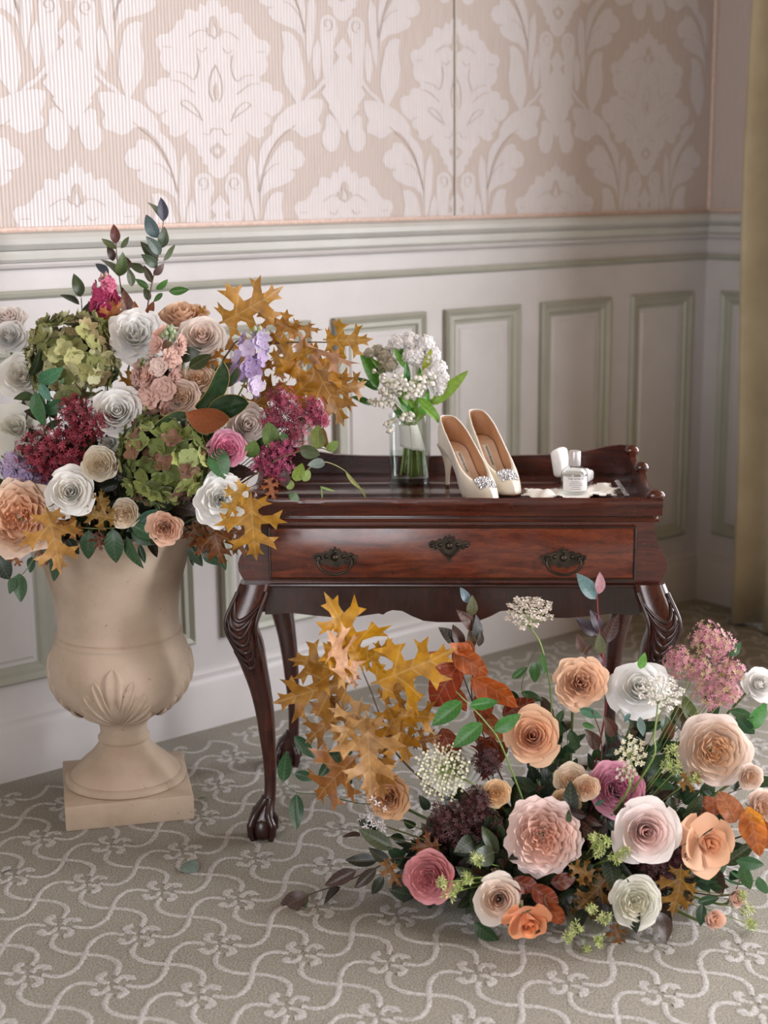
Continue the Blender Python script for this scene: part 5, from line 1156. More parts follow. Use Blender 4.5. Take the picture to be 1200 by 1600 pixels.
branch('smilax_vine', 'fine pale tendril trailing across the tray towards the vase', 'vine', 'thin', 3.06, [(470, 742, -.03), (500, 722, -.02), (530, 730), (553, 750), (572, 780)],
 [(540, 736, 566, 768, 0, 0, .4, 'a8b070'), (566, 762, 572, 782, 0, 0, .3, 'a2ac6a'), (500, 760, 524, 768, -.02, -.02, .2, '94b068'), (502, 760, 504, 782, -.02, -.02, .3, '9cb878'), (548, 744, 556, 756, 0, 0, .4, 'a8b070')], ['a8b070'], base=None, twc='a8a868', tw=.0009)
# dark greenery filling the heart of the arrangement
rg = random.Random(21)
for i in range(34):
    a = rg.uniform(0, 2 * pi); el = rg.uniform(-.1, 1.2); q = rg.uniform(.13, .20)
    dy = sin(a) * cos(el); c0 = Vector((UC.x + .03, UC.y - .07, .74))
    tip = c0 + Vector((cos(a) * cos(el) * q * 1.35, max(-.16, min(.10, dy * q)), sin(el) * q * .95 - .02))
    if tip.x > UC.x + .14 and tip.y > 3.0: tip.y = max(tip.y - .03, 2.99)
    sprig('foliage_sprig', 'dark leafy sprig tucked in the urn flowers behind the ' + near_head(tip), 'foliage', 'dark sprigs in the urn', UB(200 + 150 * cos(a), z=.63), tip, 'ovate', ['26361f', '2f4226', '1f2d1c', '3a4a2c', '34281f'], 8, .062, seed=i)
for i in range(30):
    px, py = rg.uniform(15, 350), rg.uniform(560, 850)
    if py > 780 and px < 60: continue
    tip = atY(px, py, rg.uniform(3.03, 3.12))
    sprig('foliage_sprig', 'dark leafy sprig tucked in the urn flowers behind the ' + near_head(tip), 'foliage', 'dark sprigs in the urn', UB(px, z=.63), tip, 'ovate', ['26361f', '2f4226', '1f2d1c', '3a4a2c', '2c2018'], 6, .058, seed=300 + i, start=.55)
# ================================================================== FLOWERS ON THE FLOOR
FC = Vector((.345, 2.80, 0))
bw = MB().lathe([(.001, .0), (.085, .0005), (.105, .012), (.115, .045), (.118, .052), (.112, .052), (.10, .02), (.001, .018)], 36)
bo_ = bw.build('flower_bowl', MAT['bronze'], None, True, 50, Matrix.Translation(FC)); tag(bo_, 'low dark bowl on the carpet under the floor flowers', 'bowl')
def FB(px, z=.03):
    return Vector((FC.x + .07 * max(-1, min(1, (px - 860) / 260)), FC.y + .03 * sin(px), z))
for (px, py, d, Y, st, ci, co_, fc, var, label, kw) in [
 (908, 1066, 94, 2.80, 'ruffle', 'cc8a60', 'e3b18c', (.05, .3), 0, 'caramel ruffled rose standing tall beside the white rose under the table', {}),
 (1000, 1074, 104, 2.82, 'spiral', 'f2eee4', 'f3f1ee', (-.15, .55), 0, 'white rose standing before the table leg beside the caramel rose', {}),
 (832, 1150, 98, 2.74, 'spiral', 'e2915f', 'f0b78e', (-.05, .35), 1, 'peach rose with spiral heart under the tall lace flower', {}),
 (718, 1197, 94, 2.78, 'spiral', 'efece0', 'f2f0ea', (.15, .35), 1, 'white rose half hidden by the green lace umbel', {}),
 (606, 1246, 78, 2.74, 'ruffle', 'bf7a44', 'd9a06c', (-.2, .25), 1, 'tan ruffled rose below the golden oak leaves', {}),
 (776, 1240, 50, 2.68, 'cup', 'e8a860', 'f0c896', (.0, .15), 0, 'little apricot button rose beside the dark berries', {}),
 (893, 1219, 62, 2.73, 'cup', 'efbf92', 'f3d9bd', (-.05, .5), 0, 'cream-peach spray rose, the largest of a cluster of three', {}),
 (917, 1231, 46, 2.68, 'cup', 'edaa76', 'f2d0b0', (.05, .2), 1, 'small cream-peach spray rose next to the mauve rose', {}),
 (884, 1256, 54, 2.69, 'cup', 'ecae6e', 'f1cc9c', (-.05, .35), 1, 'golden-peach spray rose just above the huge pink rose', {}),
 (964, 1232, 98, 2.70, 'cup', 'b8406c', 'da8ba6', (.0, .25), 0, 'mauve-pink quartered rose under the little lace flower', {}),
 (850, 1308, 132, 2.62, 'peony', 'eca383', 'f0cfc8', (.0, .12), 0, 'huge pale pink rose with peach ruffled heart', {}),
 (1010, 1300, 118, 2.60, 'spiral', 'e3a79c', 'f1e3df', (.05, .15), 0, 'pale blush rose with pointed star-like petals', {}),
 (1108, 1318, 110, 2.62, 'open', 'd98a58', 'e2a57c', (.35, .1), 0, 'amber-peach rose with big open outer petals', {}),
 (1118, 1173, 126, 2.73, 'cup', 'f3a862', 'f3d9cd', (.0, .15), 1, 'large peach-hearted rose standing beside pink sedum', {}),
 (1173, 1214, 46, 2.70, 'cup', 'f0b486', 'f2d6c6', (.1, .1), 0, 'small peach rose touching the large peach-hearted rose', {}),
 (670, 1372, 92, 2.60, 'cup', 'c4505c', 'de868c', (-.25, .1), 1, 'coral-pink rose low beside the dark trailing leaves', {}),
 (780, 1406, 88, 2.57, 'spiral', 'cf9a7c', 'efdccc', (-.05, .2), 1, 'beige-cream rose with tan heart above the orange rose', {}),
 (825, 1444, 86, 2.52, 'open', 'd2602a', 'e2814e', (.15, -.5), 0, 'orange-coral rose resting low on the carpet', {}),
 (993, 1410, 92, 2.55, 'cup', 'ebe6c4', 'f1eee2', (-.05, .15), 0, 'cream-green quartered rose resting low near the carpet', {}),
 (1115, 1436, 54, 2.535, 'bud', 'dfa27c', 'ebbda6', (.35, .15), 0, 'closed peach rosebud lying on the carpet', {}),
 (1150, 1404, 44, 2.60, 'bud', 'd9a58c', 'e4b9a4', (.4, .3), 0, 'dusty pink rosebud behind the closed peach rosebud', {}),
 (1190, 1068, 62, 2.84, 'spiral', 'f3eae2', 'f3f0ec', (.3, .4), 0, 'white rose on a dark stem beyond the pink sedum', {}),
 (1194, 1262, 66, 2.68, 'cup', 'efb690', 'f1d4c4', (.3, .2), 0, 'blush rose beside the copper beech leaves', {})]:
    rose(px, py, d, Y, st, ci, co_, fc, FB(px), label, var, spin=px * .31, **kw)
umbel('tall white lace flower standing against the table apron', 826, 958, 38, 2.84, (-.1, .9, -.42), FB(850), 'e9ddd4', [(846, 1010), (860, 1080), (862, 1150)], 30, '9fb070', 11)
umbel('white lace flower in front of the standing white rose', 1034, 1082, 36, 2.66, (.1, .8, -.5), FB(1000), 'ece6e0', [(1022, 1150), (1012, 1200)], 26, 'b2b890', 9)
umbel('little cream lace flower above the mauve-pink rose', 986, 1176, 26, 2.66, (.1, .3, -.9), FB(980), 'e9e2c4', [(984, 1230)], 20, 'b5bf80', 9)
umbel('cream lace tuft drooping onto the mauve-pink rose', 978, 1206, 18, 2.645, (.0, .1, -1), FB(975), 'e6dcd0', [(978, 1240)], 14, 'b5bf80', 8)
umbel('green lace umbel with rays spread before a white rose', 690, 1206, 44, 2.70, (-.15, .25, -1), FB(700), 'e9e6cc', [(720, 1215, .03), (752, 1240, .02)], 46, 'a9bf6c', 4, -.1)
cluster('sedum', 'dusty pink sedum head rising beside the table leg', 'sedum', [(1104, 996, 24), (1122, 1012, 26), (1062, 1034, 22), (1090, 1046, 20), (1128, 1062, 26), (1108, 1082, 24), (1148, 1048, 14), (1135, 1085, 20)], 2.80, FB(1080), 'cf8f9e', 'c9b08c', .0064, 200, '8a9a5a')
cluster('berry_cluster', 'dark burgundy berry head in the shade below the green umbel', 'berry cluster', [(700, 1278, 28), (738, 1275, 28), (690, 1300, 26), (726, 1302, 28), (765, 1290, 22), (760, 1190, 20, .06), (745, 1250, 20)], 2.68, FB(720), '4a2022', '2f1416', .0070, 260, '3a1a1c')
cluster('berry_cluster', 'dark burgundy berry head under the pale blush star rose', 'berry cluster', [(1020, 1352, 22), (1045, 1348, 18), (1060, 1340, 16), (1035, 1370, 16)], 2.63, FB(1030), '4a1c22', '2c1214', .0068, 220, '3a1a1c')
cluster('blossom_sprig', 'little white blossom sprig beside the tan ruffled rose', 'blossom', [(585, 1262, 14), (578, 1282, 14), (596, 1290, 10), (572, 1300, 8)], 2.73, FB(640), 'ece8ea', 'dcd4d8', .0085, 16, '7a7a50', star=4)
for label, sp_, Y in (('sprig of pale green buds crossing the coral-pink rose', [(745, 1342, 9), (730, 1372, 8), (700, 1396, 11), (690, 1378, 6), (715, 1384, 7)], 2.55),
                      ('sprig of pale green buds between the pink and star roses', [(934, 1330, 10), (946, 1314, 9), (962, 1340, 8), (975, 1330, 7), (930, 1310, 7)], 2.58),
                      ('sprig of pale green buds trailing below the cream-green rose', [(945, 1434, 10), (900, 1450, 10), (888, 1465, 7), (936, 1470, 9), (916, 1486, 6), (925, 1420, 6)], 2.53),
                      ('pale green bud sprig on the carpet beyond the closed rosebud', [(1168, 1422, 8), (1172, 1444, 8), (1160, 1400, 6)], 2.60),
                      ('green bud sprig beside the large peach-hearted rose', [(1050, 1175, 9), (1060, 1200, 9), (1042, 1195, 7), (1085, 1215, 8)], 2.70)):
    cluster('bud_sprig', label, 'bud sprig', sp_, Y, FB(sp_[0][0]), 'c3cc8a', '96aa54', .0065, 26, '8aa052', group='green bud sprigs', star=4, long=2.2)
# oak, copper beech, greens
branch('oak_branch', 'golden oak branch fanning out in front of the table leg', 'branch', 'oak', 2.72, [(640, 1200, .04), (600, 1130), (580, 1080), (565, 1045)],
 [(567, 1048, 515, 934, 0, -.03, .2, 'bd8a14'), (580, 1068, 706, 1020, 0, -.04, .2, 'bb8618'), (552, 1066, 430, 1094, 0, .0, -.2, 'a8772a'), (552, 1058, 456, 1024, .01, .01, .3, 'b2822e'), (562, 1056, 500, 990, -.02, -.06, .8, 'cfa582'), (560, 1040, 612, 1004, .0, -.02, .5, 'b98614'), (545, 1105, 474, 1160, .02, .02, .2, '9c6a2a'), (566, 1090, 532, 1168, -.04, -.08, .2, 'b98d52'), (572, 1110, 580, 1238, -.06, -.10, .1, 'c0935a'), (602, 1098, 642, 1190, 0, -.03, .3, 'ae7c1e'), (612, 1118, 690, 1120, 0, -.02, -.2, 'a8781e'), (562, 1178, 486, 1252, -.02, -.02, .2, 'a0682a'), (575, 1160, 604, 1246, -.04, -.07, .4, 'b07e3a'), (610, 1140, 600, 1190, .03, .02, .2, '8f5f28'), (590, 1090, 650, 1060, .03, .02, .5, 'a47224'), (540, 1080, 500, 1120, .03, .03, .4, '94652a'), (640, 1160, 690, 1150, .03, .03, .2, '8a5a22'), (530, 1030, 560, 1075, .02, .0, -.5, 'c29a78')], OK_, base=FB(660), group='oak branches in the floor flowers', tw=.002)
branch('oak_branch', 'dull gold oak leaves low between the floor roses', 'branch', 'oak', 2.60, [(930, 1380)],
 [(930, 1370, 885, 1352, .0, 0, .2, '7d5a20'), (950, 1370, 905, 1420, 0, -.02, .2, '6e4c1c'), (1065, 1350, 1055, 1430, .0, -.03, .4, '946a26'), (960, 1440, 970, 1482, -.03, -.05, .2, '7a4e1e'), (1060, 1230, 1095, 1210, .1, .1, .2, '8f6a2a'), (900, 1395, 930, 1440, 0, -.02, .2, '5e4018'), (940, 1350, 955, 1392, .02, .0, .4, '70501e'), (600, 1340, 625, 1385, .02, -.01, .2, '7a4e1c'), (690, 1320, 640, 1325, .04, .04, .2, '6a3c18'), (1085, 1400, 1060, 1420, 0, 0, .3, '6a481c')], OK_, base=FB(930), group='oak branches in the floor flowers')
branch('beech_branch', 'copper beech branch behind the white rose and spiral peach rose', 'branch', 'beech', 2.80, [(760, 1210), (745, 1120), (722, 1050), (716, 1010)],
 [(706, 1018, 764, 1054, 0, -.02, .1, 'b9602c'), (742, 1022, 700, 1008, .0, .0, .4, 'c06a3a'), (718, 1036, 674, 1104, 0, -.02, .2, '9c3e1c'), (700, 1040, 662, 1022, 0, 0, .2, 'b4714e'), (735, 1060, 812, 1100, -.01, -.03, .5, 'b85a22'), (752, 1112, 786, 1158, 0, -.02, .2, 'a0562c'), (690, 1138, 715, 1190, 0, -.02, .2, '843618'), (768, 1078, 745, 1128, 0, -.01, .3, '8f3c1a'), (785, 1118, 836, 1092, 0, 0, .2, '7a321a'), (768, 1150, 752, 1220, .01, 0, .2, '7a2e16'), (740, 1150, 772, 1200, .02, 0, .1, '8a3a1c'), (730, 1000, 735, 1040, .02, 0, .2, 'a85a30'), (790, 1160, 765, 1200, .02, .02, .2, '6e2c16'), (700, 1070, 730, 1110, .03, .02, .3, 'a04420')], ['9c3e1c'], base=FB(760), group='copper beech in the floor flowers', twc='3c2a24')
branch('beech_branch', 'orange beech leaves beside the amber-peach rose', 'branch', 'beech', 2.66, [(1180, 1300), (1165, 1255)],
 [(1168, 1262, 1188, 1336, -.02, -.04, .1, 'b8692c'), (1150, 1285, 1126, 1238, .02, .02, .3, 'b87248'), (1164, 1262, 1198, 1288, -.03, -.05, .6, 'd08a26'), (1190, 1280, 1198, 1330, 0, 0, .2, 'a85a28'), (1128, 1270, 1098, 1246, .05, .05, .1, 'a5562c'), (1120, 1290, 1085, 1262, .06, .05, .2, '7a3c1c')], ['b8692c'], base=FB(1150), group='copper beech in the floor flowers', twc='3c2a24')
branch('beech_branch', 'rust beech leaves low behind the orange-coral rose', 'branch', 'beech', 2.56, [(850, 1400), (865, 1430)],
 [(830, 1385, 872, 1412, .02, .0, .2, '8a3a1c'), (850, 1405, 880, 1445, .0, -.02, .3, '9c4a20'), (800, 1375, 842, 1388, .03, .03, .2, '6a2814'), (860, 1380, 900, 1372, .03, .03, .2, '5c2212'), (790, 1372, 765, 1358, .05, .05, .2, '5a2010')], ['8a3a1c'], base=FB(850), group='copper beech in the floor flowers')
branch('green_trail', 'fresh green leafy stem crossing the copper beech leaves', 'branch', 'ovate', 2.70, [(790, 1180), (760, 1130), (712, 1080)],
 [(722, 1096, 674, 1134, 0, -.01, .1, '3c7a34'), (734, 1102, 780, 1096, 0, -.01, .1, '458a3c'), (754, 1130, 707, 1168, 0, -.01, .1, '417a3a'), (772, 1142, 814, 1116, 0, 0, .2, '3f7a38'), (712, 1092, 716, 1110, 0, 0, .2, '4a8a3c')], ['3c7a34'], base=FB(790), group='green stems in the floor flowers', twc='7a9a50')
branch('green_trail', 'wiry green stem with leaves beside the tall lace flower', 'branch', 'ovate', 2.82, [(840, 1200), (832, 1110), (815, 1075), (830, 1030), (842, 1012)],
 [(800, 1060, 824, 1042, 0, 0, .1, '336030'), (838, 1034, 834, 1068, 0, 0, .2, '3a6a36'), (814, 1082, 848, 1094, 0, 0, .1, '2a4f2a'), (848, 1020, 852, 1054, 0, 0, .7, '5a8a50'), (790, 1080, 812, 1092, .02, .02, .2, '2c5430'), (830, 1120, 812, 1100, .02, .02, .2, '3a6a36')], ['336030'], base=FB(840), group='green stems in the floor flowers', twc='4a5a3a', tw=.001)
branch('smilax_vine', 'green vine reaching out over the carpet beside the table leg', 'vine', 'ovate', 2.78, [(640, 1265), (565, 1256), (500, 1242), (463, 1238), (442, 1222)],
 [(460, 1150, 492, 1184, .03, .03, .1, '224a2c'), (442, 1222, 448, 1172, 0, .0, .1, '26502e'), (460, 1208, 494, 1217, .01, .01, .1, '1f4428'), (463, 1240, 464, 1297, 0, -.02, .1, '1d4226'), (500, 1184, 552, 1176, .04, .04, .3, '1f3f26'), (520, 1186, 498, 1216, .03, .03, .2, '244a2c'), (550, 1225, 528, 1200, .03, .03, .2, '1c3a22'), (505, 1240, 530, 1222, .02, .02, .2, '1f4028'), (575, 1165, 560, 1150, .03, .03, .2, '2a5230'), (600, 1235, 575, 1225, .02, .02, .2, '1f4028')], ['224a2c'], base=FB(640), twc='4a5a34', tw=.0012)
branch('eucalyptus_stem', 'eucalyptus stem with slate and olive leaves before the apron', 'branch', 'ovate', 2.84, [(745, 1120), (742, 1030), (738, 960)],
 [(732, 942, 720, 918, 0, 0, .2, '6a8494'), (737, 962, 738, 932, 0, -.01, .1, '5c5f44'), (740, 986, 716, 952, 0, 0, .5, '5a3c34'), (742, 1002, 747, 962, 0, 0, .6, '42484a'), (722, 1010, 686, 980, 0, 0, .2, '2c2826'), (722, 1012, 708, 976, 0, 0, .2, '4a302a'), (738, 1012, 734, 984, 0, -.01, .2, '5a4a34'), (748, 1010, 752, 985, 0, 0, .5, '403a34')], ['5c5f44'], base=FB(745), twc='4a3830')
branch('burgundy_stem', 'red-stemmed sprig with plum and blue-green leaves before the table leg', 'branch', 'ovate', 2.84, [(945, 1120), (943, 1040), (936, 980), (932, 920)],
 [(931, 936, 902, 896, 0, 0, .2, '5c8084'), (936, 928, 938, 894, 0, 0, .3, 'b58a96'), (934, 992, 900, 966, 0, 0, .1, '2c1e30'), (937, 986, 924, 953, 0, 0, .4, '35263a'), (944, 1006, 966, 958, 0, 0, .3, '3c2222'), (939, 1022, 936, 990, 0, -.01, .1, '6a6e50'), (910, 1020, 902, 990, 0, 0, .2, '4a2a1e'), (914, 1024, 926, 1008, 0, 0, .2, '46281e'), (945, 1040, 936, 1018, 0, 0, .3, '5a3038')], ['4a2a30'], base=FB(940), twc='8a2c2e', tw=.0018)
DKF = ['1f2a1c', '2c3826', '3a2620', '24302a', '4a3024']
branch('dark_branch', 'dark-leaved branch trailing left across the carpet', 'branch', 'ovate', 2.72, [(640, 1340, -.04), (590, 1355, -.02), (535, 1380), (482, 1398), (440, 1416)],
 [(614, 1326, 560, 1296, -.02, 0, .1, '53604a'), (566, 1306, 534, 1306, .02, .02, 1.0, '4a3a34'), (557, 1360, 508, 1384, 0, 0, .2, '4f3a36'), (588, 1357, 555, 1388, -.02, -.02, .2, '42382e'), (482, 1398, 430, 1424, 0, 0, .2, '54403a'), (482, 1398, 460, 1428, 0, 0, .3, '4a5a42'), (532, 1386, 502, 1412, 0, 0, .8, '1f1c1a'), (590, 1345, 540, 1345, -.02, -.01, .3, '20261e'), (610, 1350, 575, 1325, -.03, -.02, .2, '262e22'), (590, 1310, 560, 1278, .02, .02, .2, '2a3624'), (600, 1370, 580, 1398, -.04, -.04, .2, '25301f'), (640, 1360, 610, 1390, -.06, -.06, .2, '2a2018')], DKF, base=FB(680), twc='3a2c26')
branch('green_trail', 'green leaves at the carpet edge beside the closed rosebud', 'branch', 'ovate', 2.62, [(1120, 1400), (1160, 1370)],
 [(1090, 1410, 1125, 1402, -.04, -.05, .2, '2f5234'), (1098, 1412, 1094, 1448, -.05, -.06, .2, '294a30'), (1160, 1350, 1172, 1392, 0, 0, .3, '3f6a3e'), (1150, 1345, 1195, 1352, 0, 0, .2, '2f5a38'), (1185, 1370, 1198, 1400, 0, 0, .3, '456f48'), (1130, 1370, 1165, 1385, .02, 0, .8, '3a6a44', 'thin'), (1140, 1360, 1180, 1380, .02, 0, .8, '4a7a50', 'thin'), (740, 1440, 780, 1474, -.04, -.05, .4, '2c4a2a'), (895, 1360, 930, 1352, .0, 0, .2, '2c4a3a')], ['2f5234'], base=FB(1100), group='green stems in the floor flowers')
branch('green_trail', 'green leafy stem behind the pink sedum', 'branch', 'ovate', 2.83, [(1090, 1180), (1110, 1080), (1140, 1020)],
 [(1142, 1026, 1158, 1003, 0, 0, .2, '3a6a44'), (1085, 1130, 1065, 1085, -.02, -.02, .4, '6a7a4a'), (1080, 1150, 1052, 1100, -.02, -.02, .3, '4a3e28'), (1140, 1110, 1178, 1120, 0, 0, .2, '2f5a34'), (1170, 1140, 1198, 1098, 0, 0, .2, '4a8a44'), (1125, 1060, 1140, 1026, -.03, -.03, .3, 'a8a440', 'thin'), (1090, 1060, 1105, 1050, 0, 0, .2, '5c9a4a'), (1000, 1045, 1008, 1020, 0, 0, .1, '6aa84a'), (1040, 1160, 1050, 1125, .0, 0, .4, '7a4a34'), (1150, 1120, 1180, 1150, 0, 0, .2, '245030')], ['3a6a44'], base=FB(1090), group='green stems in the floor flowers', twc='6a4a44')
branch('green_trail', 'green leafy stem between the caramel rose and mauve rose', 'branch', 'ovate', 2.77, [(930, 1240), (940, 1160), (925, 1110)],
 [(880, 1110, 868, 1135, 0, 0, .2, '2f5430'), (905, 1108, 940, 1120, 0, 0, .2, '4a7a60'), (910, 1130, 930, 1138, 0, 0, .2, '3a6a30'), (985, 1115, 975, 1128, 0, 0, .2, '5a8a84'), (1000, 1120, 1006, 1150, 0, 0, .4, '8aa8a4'), (1012, 1180, 1035, 1160, 0, 0, .1, '2f5a34'), (1005, 1210, 1045, 1178, -.02, -.02, .1, '264a2c'), (1020, 1220, 1055, 1232, -.02, -.02, .1, '2c5a30'), (890, 1140, 905, 1170, .0, 0, .3, '2c4a2c'), (960, 1150, 945, 1120, .02, 0, .3, '4a2c24'), (935, 1170, 915, 1140, .02, 0, .3, '4a342a'), (860, 1275, 870, 1240, -.06, -.06, .2, '5a7a8a'), (915, 1275, 885, 1268, -.1, -.12, .2, '3a2226'), (915, 1278, 940, 1290, -.1, -.12, .2, '4a2a24'), (905, 1285, 898, 1312, -.1, -.13, .3, '565f70'), (930, 1258, 945, 1250, -.1, -.1, .2, '3a6a5c')], ['2f5430'], base=FB(930), group='green stems in the floor flowers', twc='5a2a2c')
rg = random.Random(33)
for i in range(84):
    a = rg.uniform(0, 2 * pi); el = rg.uniform(-.05, 1.1) * rg.random() ** .4; q = rg.uniform(.15, .25)
    tip = FC + Vector((.01 + cos(a) * cos(el) * q * 1.25, -.065 + sin(a) * cos(el) * q * .72, .05 + sin(el) * q * .95))
    tip.z = max(.03, tip.z)
    sprig('foliage_sprig', 'dark leafy sprig in the floor flowers behind the ' + near_head(tip), 'foliage', 'dark sprigs in the floor flowers', FB(860 + 250 * cos(a), .04), tip, 'ovate', ['26361f', '2f4226', '1f2d1c', '3a4a2c', '3a241c', '263428'], 9, .064, seed=100 + i, start=.25)
for i in range(46):
    if i % 4: px, py = rg.uniform(800, 1185), rg.uniform(1110, 1400)
    else: px, py = rg.uniform(600, 790), rg.uniform(1230, 1400)
    tip = atY(px, py, 2.83 - .20 * (py - 1100) / 300 + rg.uniform(.03, .08))
    if tip.z < .03: continue
    sprig('foliage_sprig', 'mid-green leafy stem in the floor flowers beside the ' + near_head(tip), 'foliage', 'green stems between the floor roses', FB(px, .04), tip, 'ovate', ['2f4a2a', '3a5a34', '26402a', '4a3a28', '35553c', '2a3a2c'], 7, .050, seed=500 + i, start=.45, twc='4a3a2c')
# ================================================================== BRIDAL POSY IN THE VASE, LOOSE LEAVES
VY = VC.y
pz = empty('bridal_posy', VC + Vector((0, 0, .012)), 'small posy of white lilac and lily of the valley in the vase', 'bouquet')
po = pz.location.copy()
tie = atY(641, 664, VY)
# stems below and inside the wrap
rg = random.Random(4)
for k in range(16):
    a = k * 2.4; q = sqrt((k + .5) / 16); top = tie + Vector((q * .016 * cos(a), q * .016 * sin(a), .006)); bot = Vector((VC.x + .006 + q * .036 * cos(a), VY + q * .030 * sin(a), TZ + .014 + .012 * rg.random()))
    mid = top.lerp(bot, .45)
    link('stem', stem_tube(spline([top - po, mid - po + Vector((.003, 0, 0)), bot - po], 4), .0024, .0028).mesh('stem', MAT['stem']), pz, None, vary(C(rg.choice(['7f9a48', '93a860', 'a8b87a', '6a8040'])), .1))
rb_ = MB(); loops = []
for j in range(9):
    t = j / 8; c = atY(638, 663, VY).lerp(atY(645, 700, VY), t) - po; w = .0205 + .0075 * t
    loops.append([c + Vector((w * cos(a) * (1 + .02 * sin(5 * a + 6 * t)), w * .85 * sin(a), -.006 * cos(a) * t + .0012 * sin(9 * a))) for a in [2 * pi * k / 28 for k in range(28)]])
rb_.loft(loops); o = rb_.build('ribbon_wrap', MAT['satin'], pz, True, None); o.modifiers.new('thickness', 'SOLIDIFY').thickness = .001
for i, (bx, by, tx, ty, db, dt, roll, c_) in enumerate([(590, 606, 563, 550, 0, -.01, .2, '4a8a2c'), (592, 588, 574, 554, .02, .02, .3, '3f7a28'), (602, 582, 578, 556, .01, 0, -.3, '6aa03a'), (590, 610, 556, 589, 0, 0, .3, '4a8a3c'), (580, 633, 549, 618, 0, 0, .3, '3a7a30'), (634, 576, 613, 543, 0, -.01, .4, '6aa840'), (633, 563, 616, 533, .02, .02, .3, '4a8a2c'), (634, 602, 636, 566, -.02, -.03, .2, '2f7028'), (661, 584, 673, 543, 0, -.01, .3, 'a8b83a'), (648, 636, 616, 600, -.03, -.05, -.2, '7aa83a'), (640, 650, 622, 612, -.03, -.04, .2, '4a8a34'), (674, 632, 732, 577, 0, -.02, .2, '86aa44'), (654, 622, 692, 664, -.03, -.06, -.2, '7aac3c'), (657, 648, 671, 608, -.02, -.02, .3, '5a9a3a'), (640, 662, 652, 620, -.02, -.03, .3, '6aa040'), (632, 662, 610, 626, -.01, -.02, .3, '4a7a34'), (650, 660, 675, 622, .0, -.01, -.3, '8ab04a'), (655, 600, 655, 572, -.01, -.02, .3, '4a8a30')]):
    put_leaf(pz, 'lance', atY(bx, by, VY + db), atY(tx, ty, VY + dt), roll, c_, 1.3, i, .08)
tiny = {}
def posy_cluster(spots, col, r_, n, nm):
    bl = MB(); rg = random.Random(len(spots) * 31)
    for s_ in spots:
        c = atY(s_[0], s_[1], VY + s_[3]); R_ = s_[2] * mpp(VY)
        for i in range(n):
            d = Vector((rg.gauss(0, 1), rg.gauss(0, 1), rg.gauss(0, 1))).normalized(); p = c + d * R_ * rg.uniform(.75, 1) - po; nd = d + Vector((0, -.3, .2)); f_ = frame_from(nd, Vector((rg.uniform(-1, 1), rg.uniform(-1, 1), rg.uniform(-1, 1)))).to_3x3(); rr = r_ * rg.uniform(.8, 1.2)
            for k in range(4):
                a = pi / 2 * k; d_ = f_ @ Vector((cos(a), sin(a), .3)); s2 = f_ @ Vector((-sin(a), cos(a), 0)); bl.add([p, p + d_ * rr * .6 + s2 * rr * .42, p + d_ * rr, p + d_ * rr * .6 - s2 * rr * .42], [(0, 1, 2, 3)])
        r0 = R_ * .78; bl.lathe([(.0005, -r0), (r0 * .7, -r0 * .7), (r0, 0), (r0 * .7, r0 * .7), (.0005, r0)], 10, c - po)
    o = link(nm, bl.mesh(nm, MAT['tiny'], False), pz, None, C(col)); o['kind'] = 'stuff'
posy_cluster([(620, 537, 15, .03), (640, 534, 16, .03), (663, 538, 16, .02), (650, 555, 17, .01), (674, 556, 15, .01), (684, 575, 14, 0), (688, 592, 14, -.01), (685, 606, 12, -.015), (640, 556, 12, .0), (672, 585, 12, -.01)], 'eeecec', .0042, 130, 'lilac_blossoms')
posy_cluster([(602, 556, 14, .03), (598, 572, 12, .02), (612, 570, 13, .01), (577, 552, 8, .03), (590, 548, 10, .04)], 'cfc9b8', .0040, 120, 'lilac_blossoms')
BELL = MB().lathe([(.0004, .0), (.0022, -.0008), (.0036, -.003), (.0038, -.0052), (.0046, -.0072), (.0040, -.0068), (.0030, -.004), (.0004, -.002)], 9)
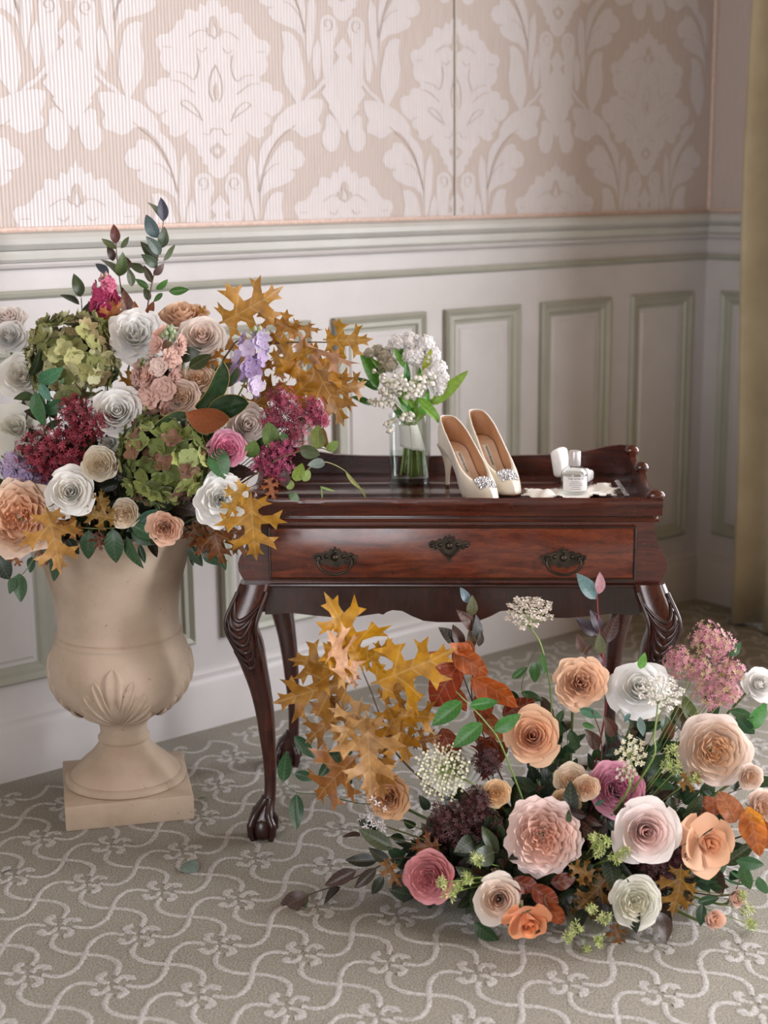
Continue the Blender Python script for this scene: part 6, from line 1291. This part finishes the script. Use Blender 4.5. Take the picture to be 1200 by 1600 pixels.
for i, (x0, y0, x1, y1, dy, n) in enumerate([(632, 640, 588, 580, -.03, 9), (634, 640, 600, 590, -.035, 9), (630, 645, 582, 628, -.035, 10), (628, 648, 596, 608, -.045, 10), (640, 640, 660, 580, -.035, 10), (642, 645, 650, 590, -.045, 10), (640, 650, 632, 594, -.05, 9), (646, 640, 676, 590, -.03, 9), (632, 650, 603, 668, -.045, 8), (640, 655, 634, 650, -.05, 7), (636, 640, 612, 596, -.045, 9), (634, 645, 590, 608, -.04, 10), (640, 640, 645, 608, -.05, 8), (638, 640, 622, 584, -.03, 8)]):
    A = atY(x0, y0, VY - .01); B = atY(x1, y1, VY + dy); M_ = A.lerp(B, .55) + Vector((0, -.01, .012)); sp_ = spline([A - po, M_ - po, B - po], 8); mb = MB(); mb.tube(sp_, .0009, 5); bells = MB(); rg = random.Random(i)
    for k in range(n):
        t = .40 + .6 * k / (n - 1); p = sp_[min(len(sp_) - 1, int(t * (len(sp_) - 1)))]; q = p + Vector((rg.uniform(-.012, .012), rg.uniform(-.014, .002), rg.uniform(-.006, .008))); s_ = rg.uniform(1.1, 1.5)
        mb.tube([p, q + Vector((0, 0, .002))], .0005, 4); rt = Matrix.Rotation(rg.uniform(-.7, .7), 3, 'X') @ Matrix.Rotation(rg.uniform(-.7, .7), 3, 'Y')
        bells.add([q + rt @ (Vector(v) * s_) for v in BELL.v], BELL.f)
    st_ = link('bell_stalk', mb.mesh('bell_stalk', MAT['stem']), pz, None, C('a8bf70')); link('bells', bells.mesh('bells', MAT['tiny']), st_, None, C('f0ede2'))
# fallen leaves on the carpet
for label, kind, b_, t_, col in (('single fallen grey-green leaf on the carpet before the urn', 'round', (286, 1350), (308, 1360), '7a9088'), ('small dark fallen leaf on the carpet towards the wall', 'thin', (2, 1366), (20, 1358), '4a4a48'), ('fallen green leaf behind the urn plinth corner', 'thin', (309, 1249), (326, 1246), '5f7a50')):
    A = atZ(*b_, .006); B = atZ(*t_, .008); e = empty('fallen_leaf', A, label, 'leaf', 'leaves fallen on the carpet')
    L_ = LEAF[kind][0]; link('blade', L_, e, Matrix.Translation(-A) @ leaf_matrix(A, B, .15, 1.2, (0, -.2, 1)), C(col))
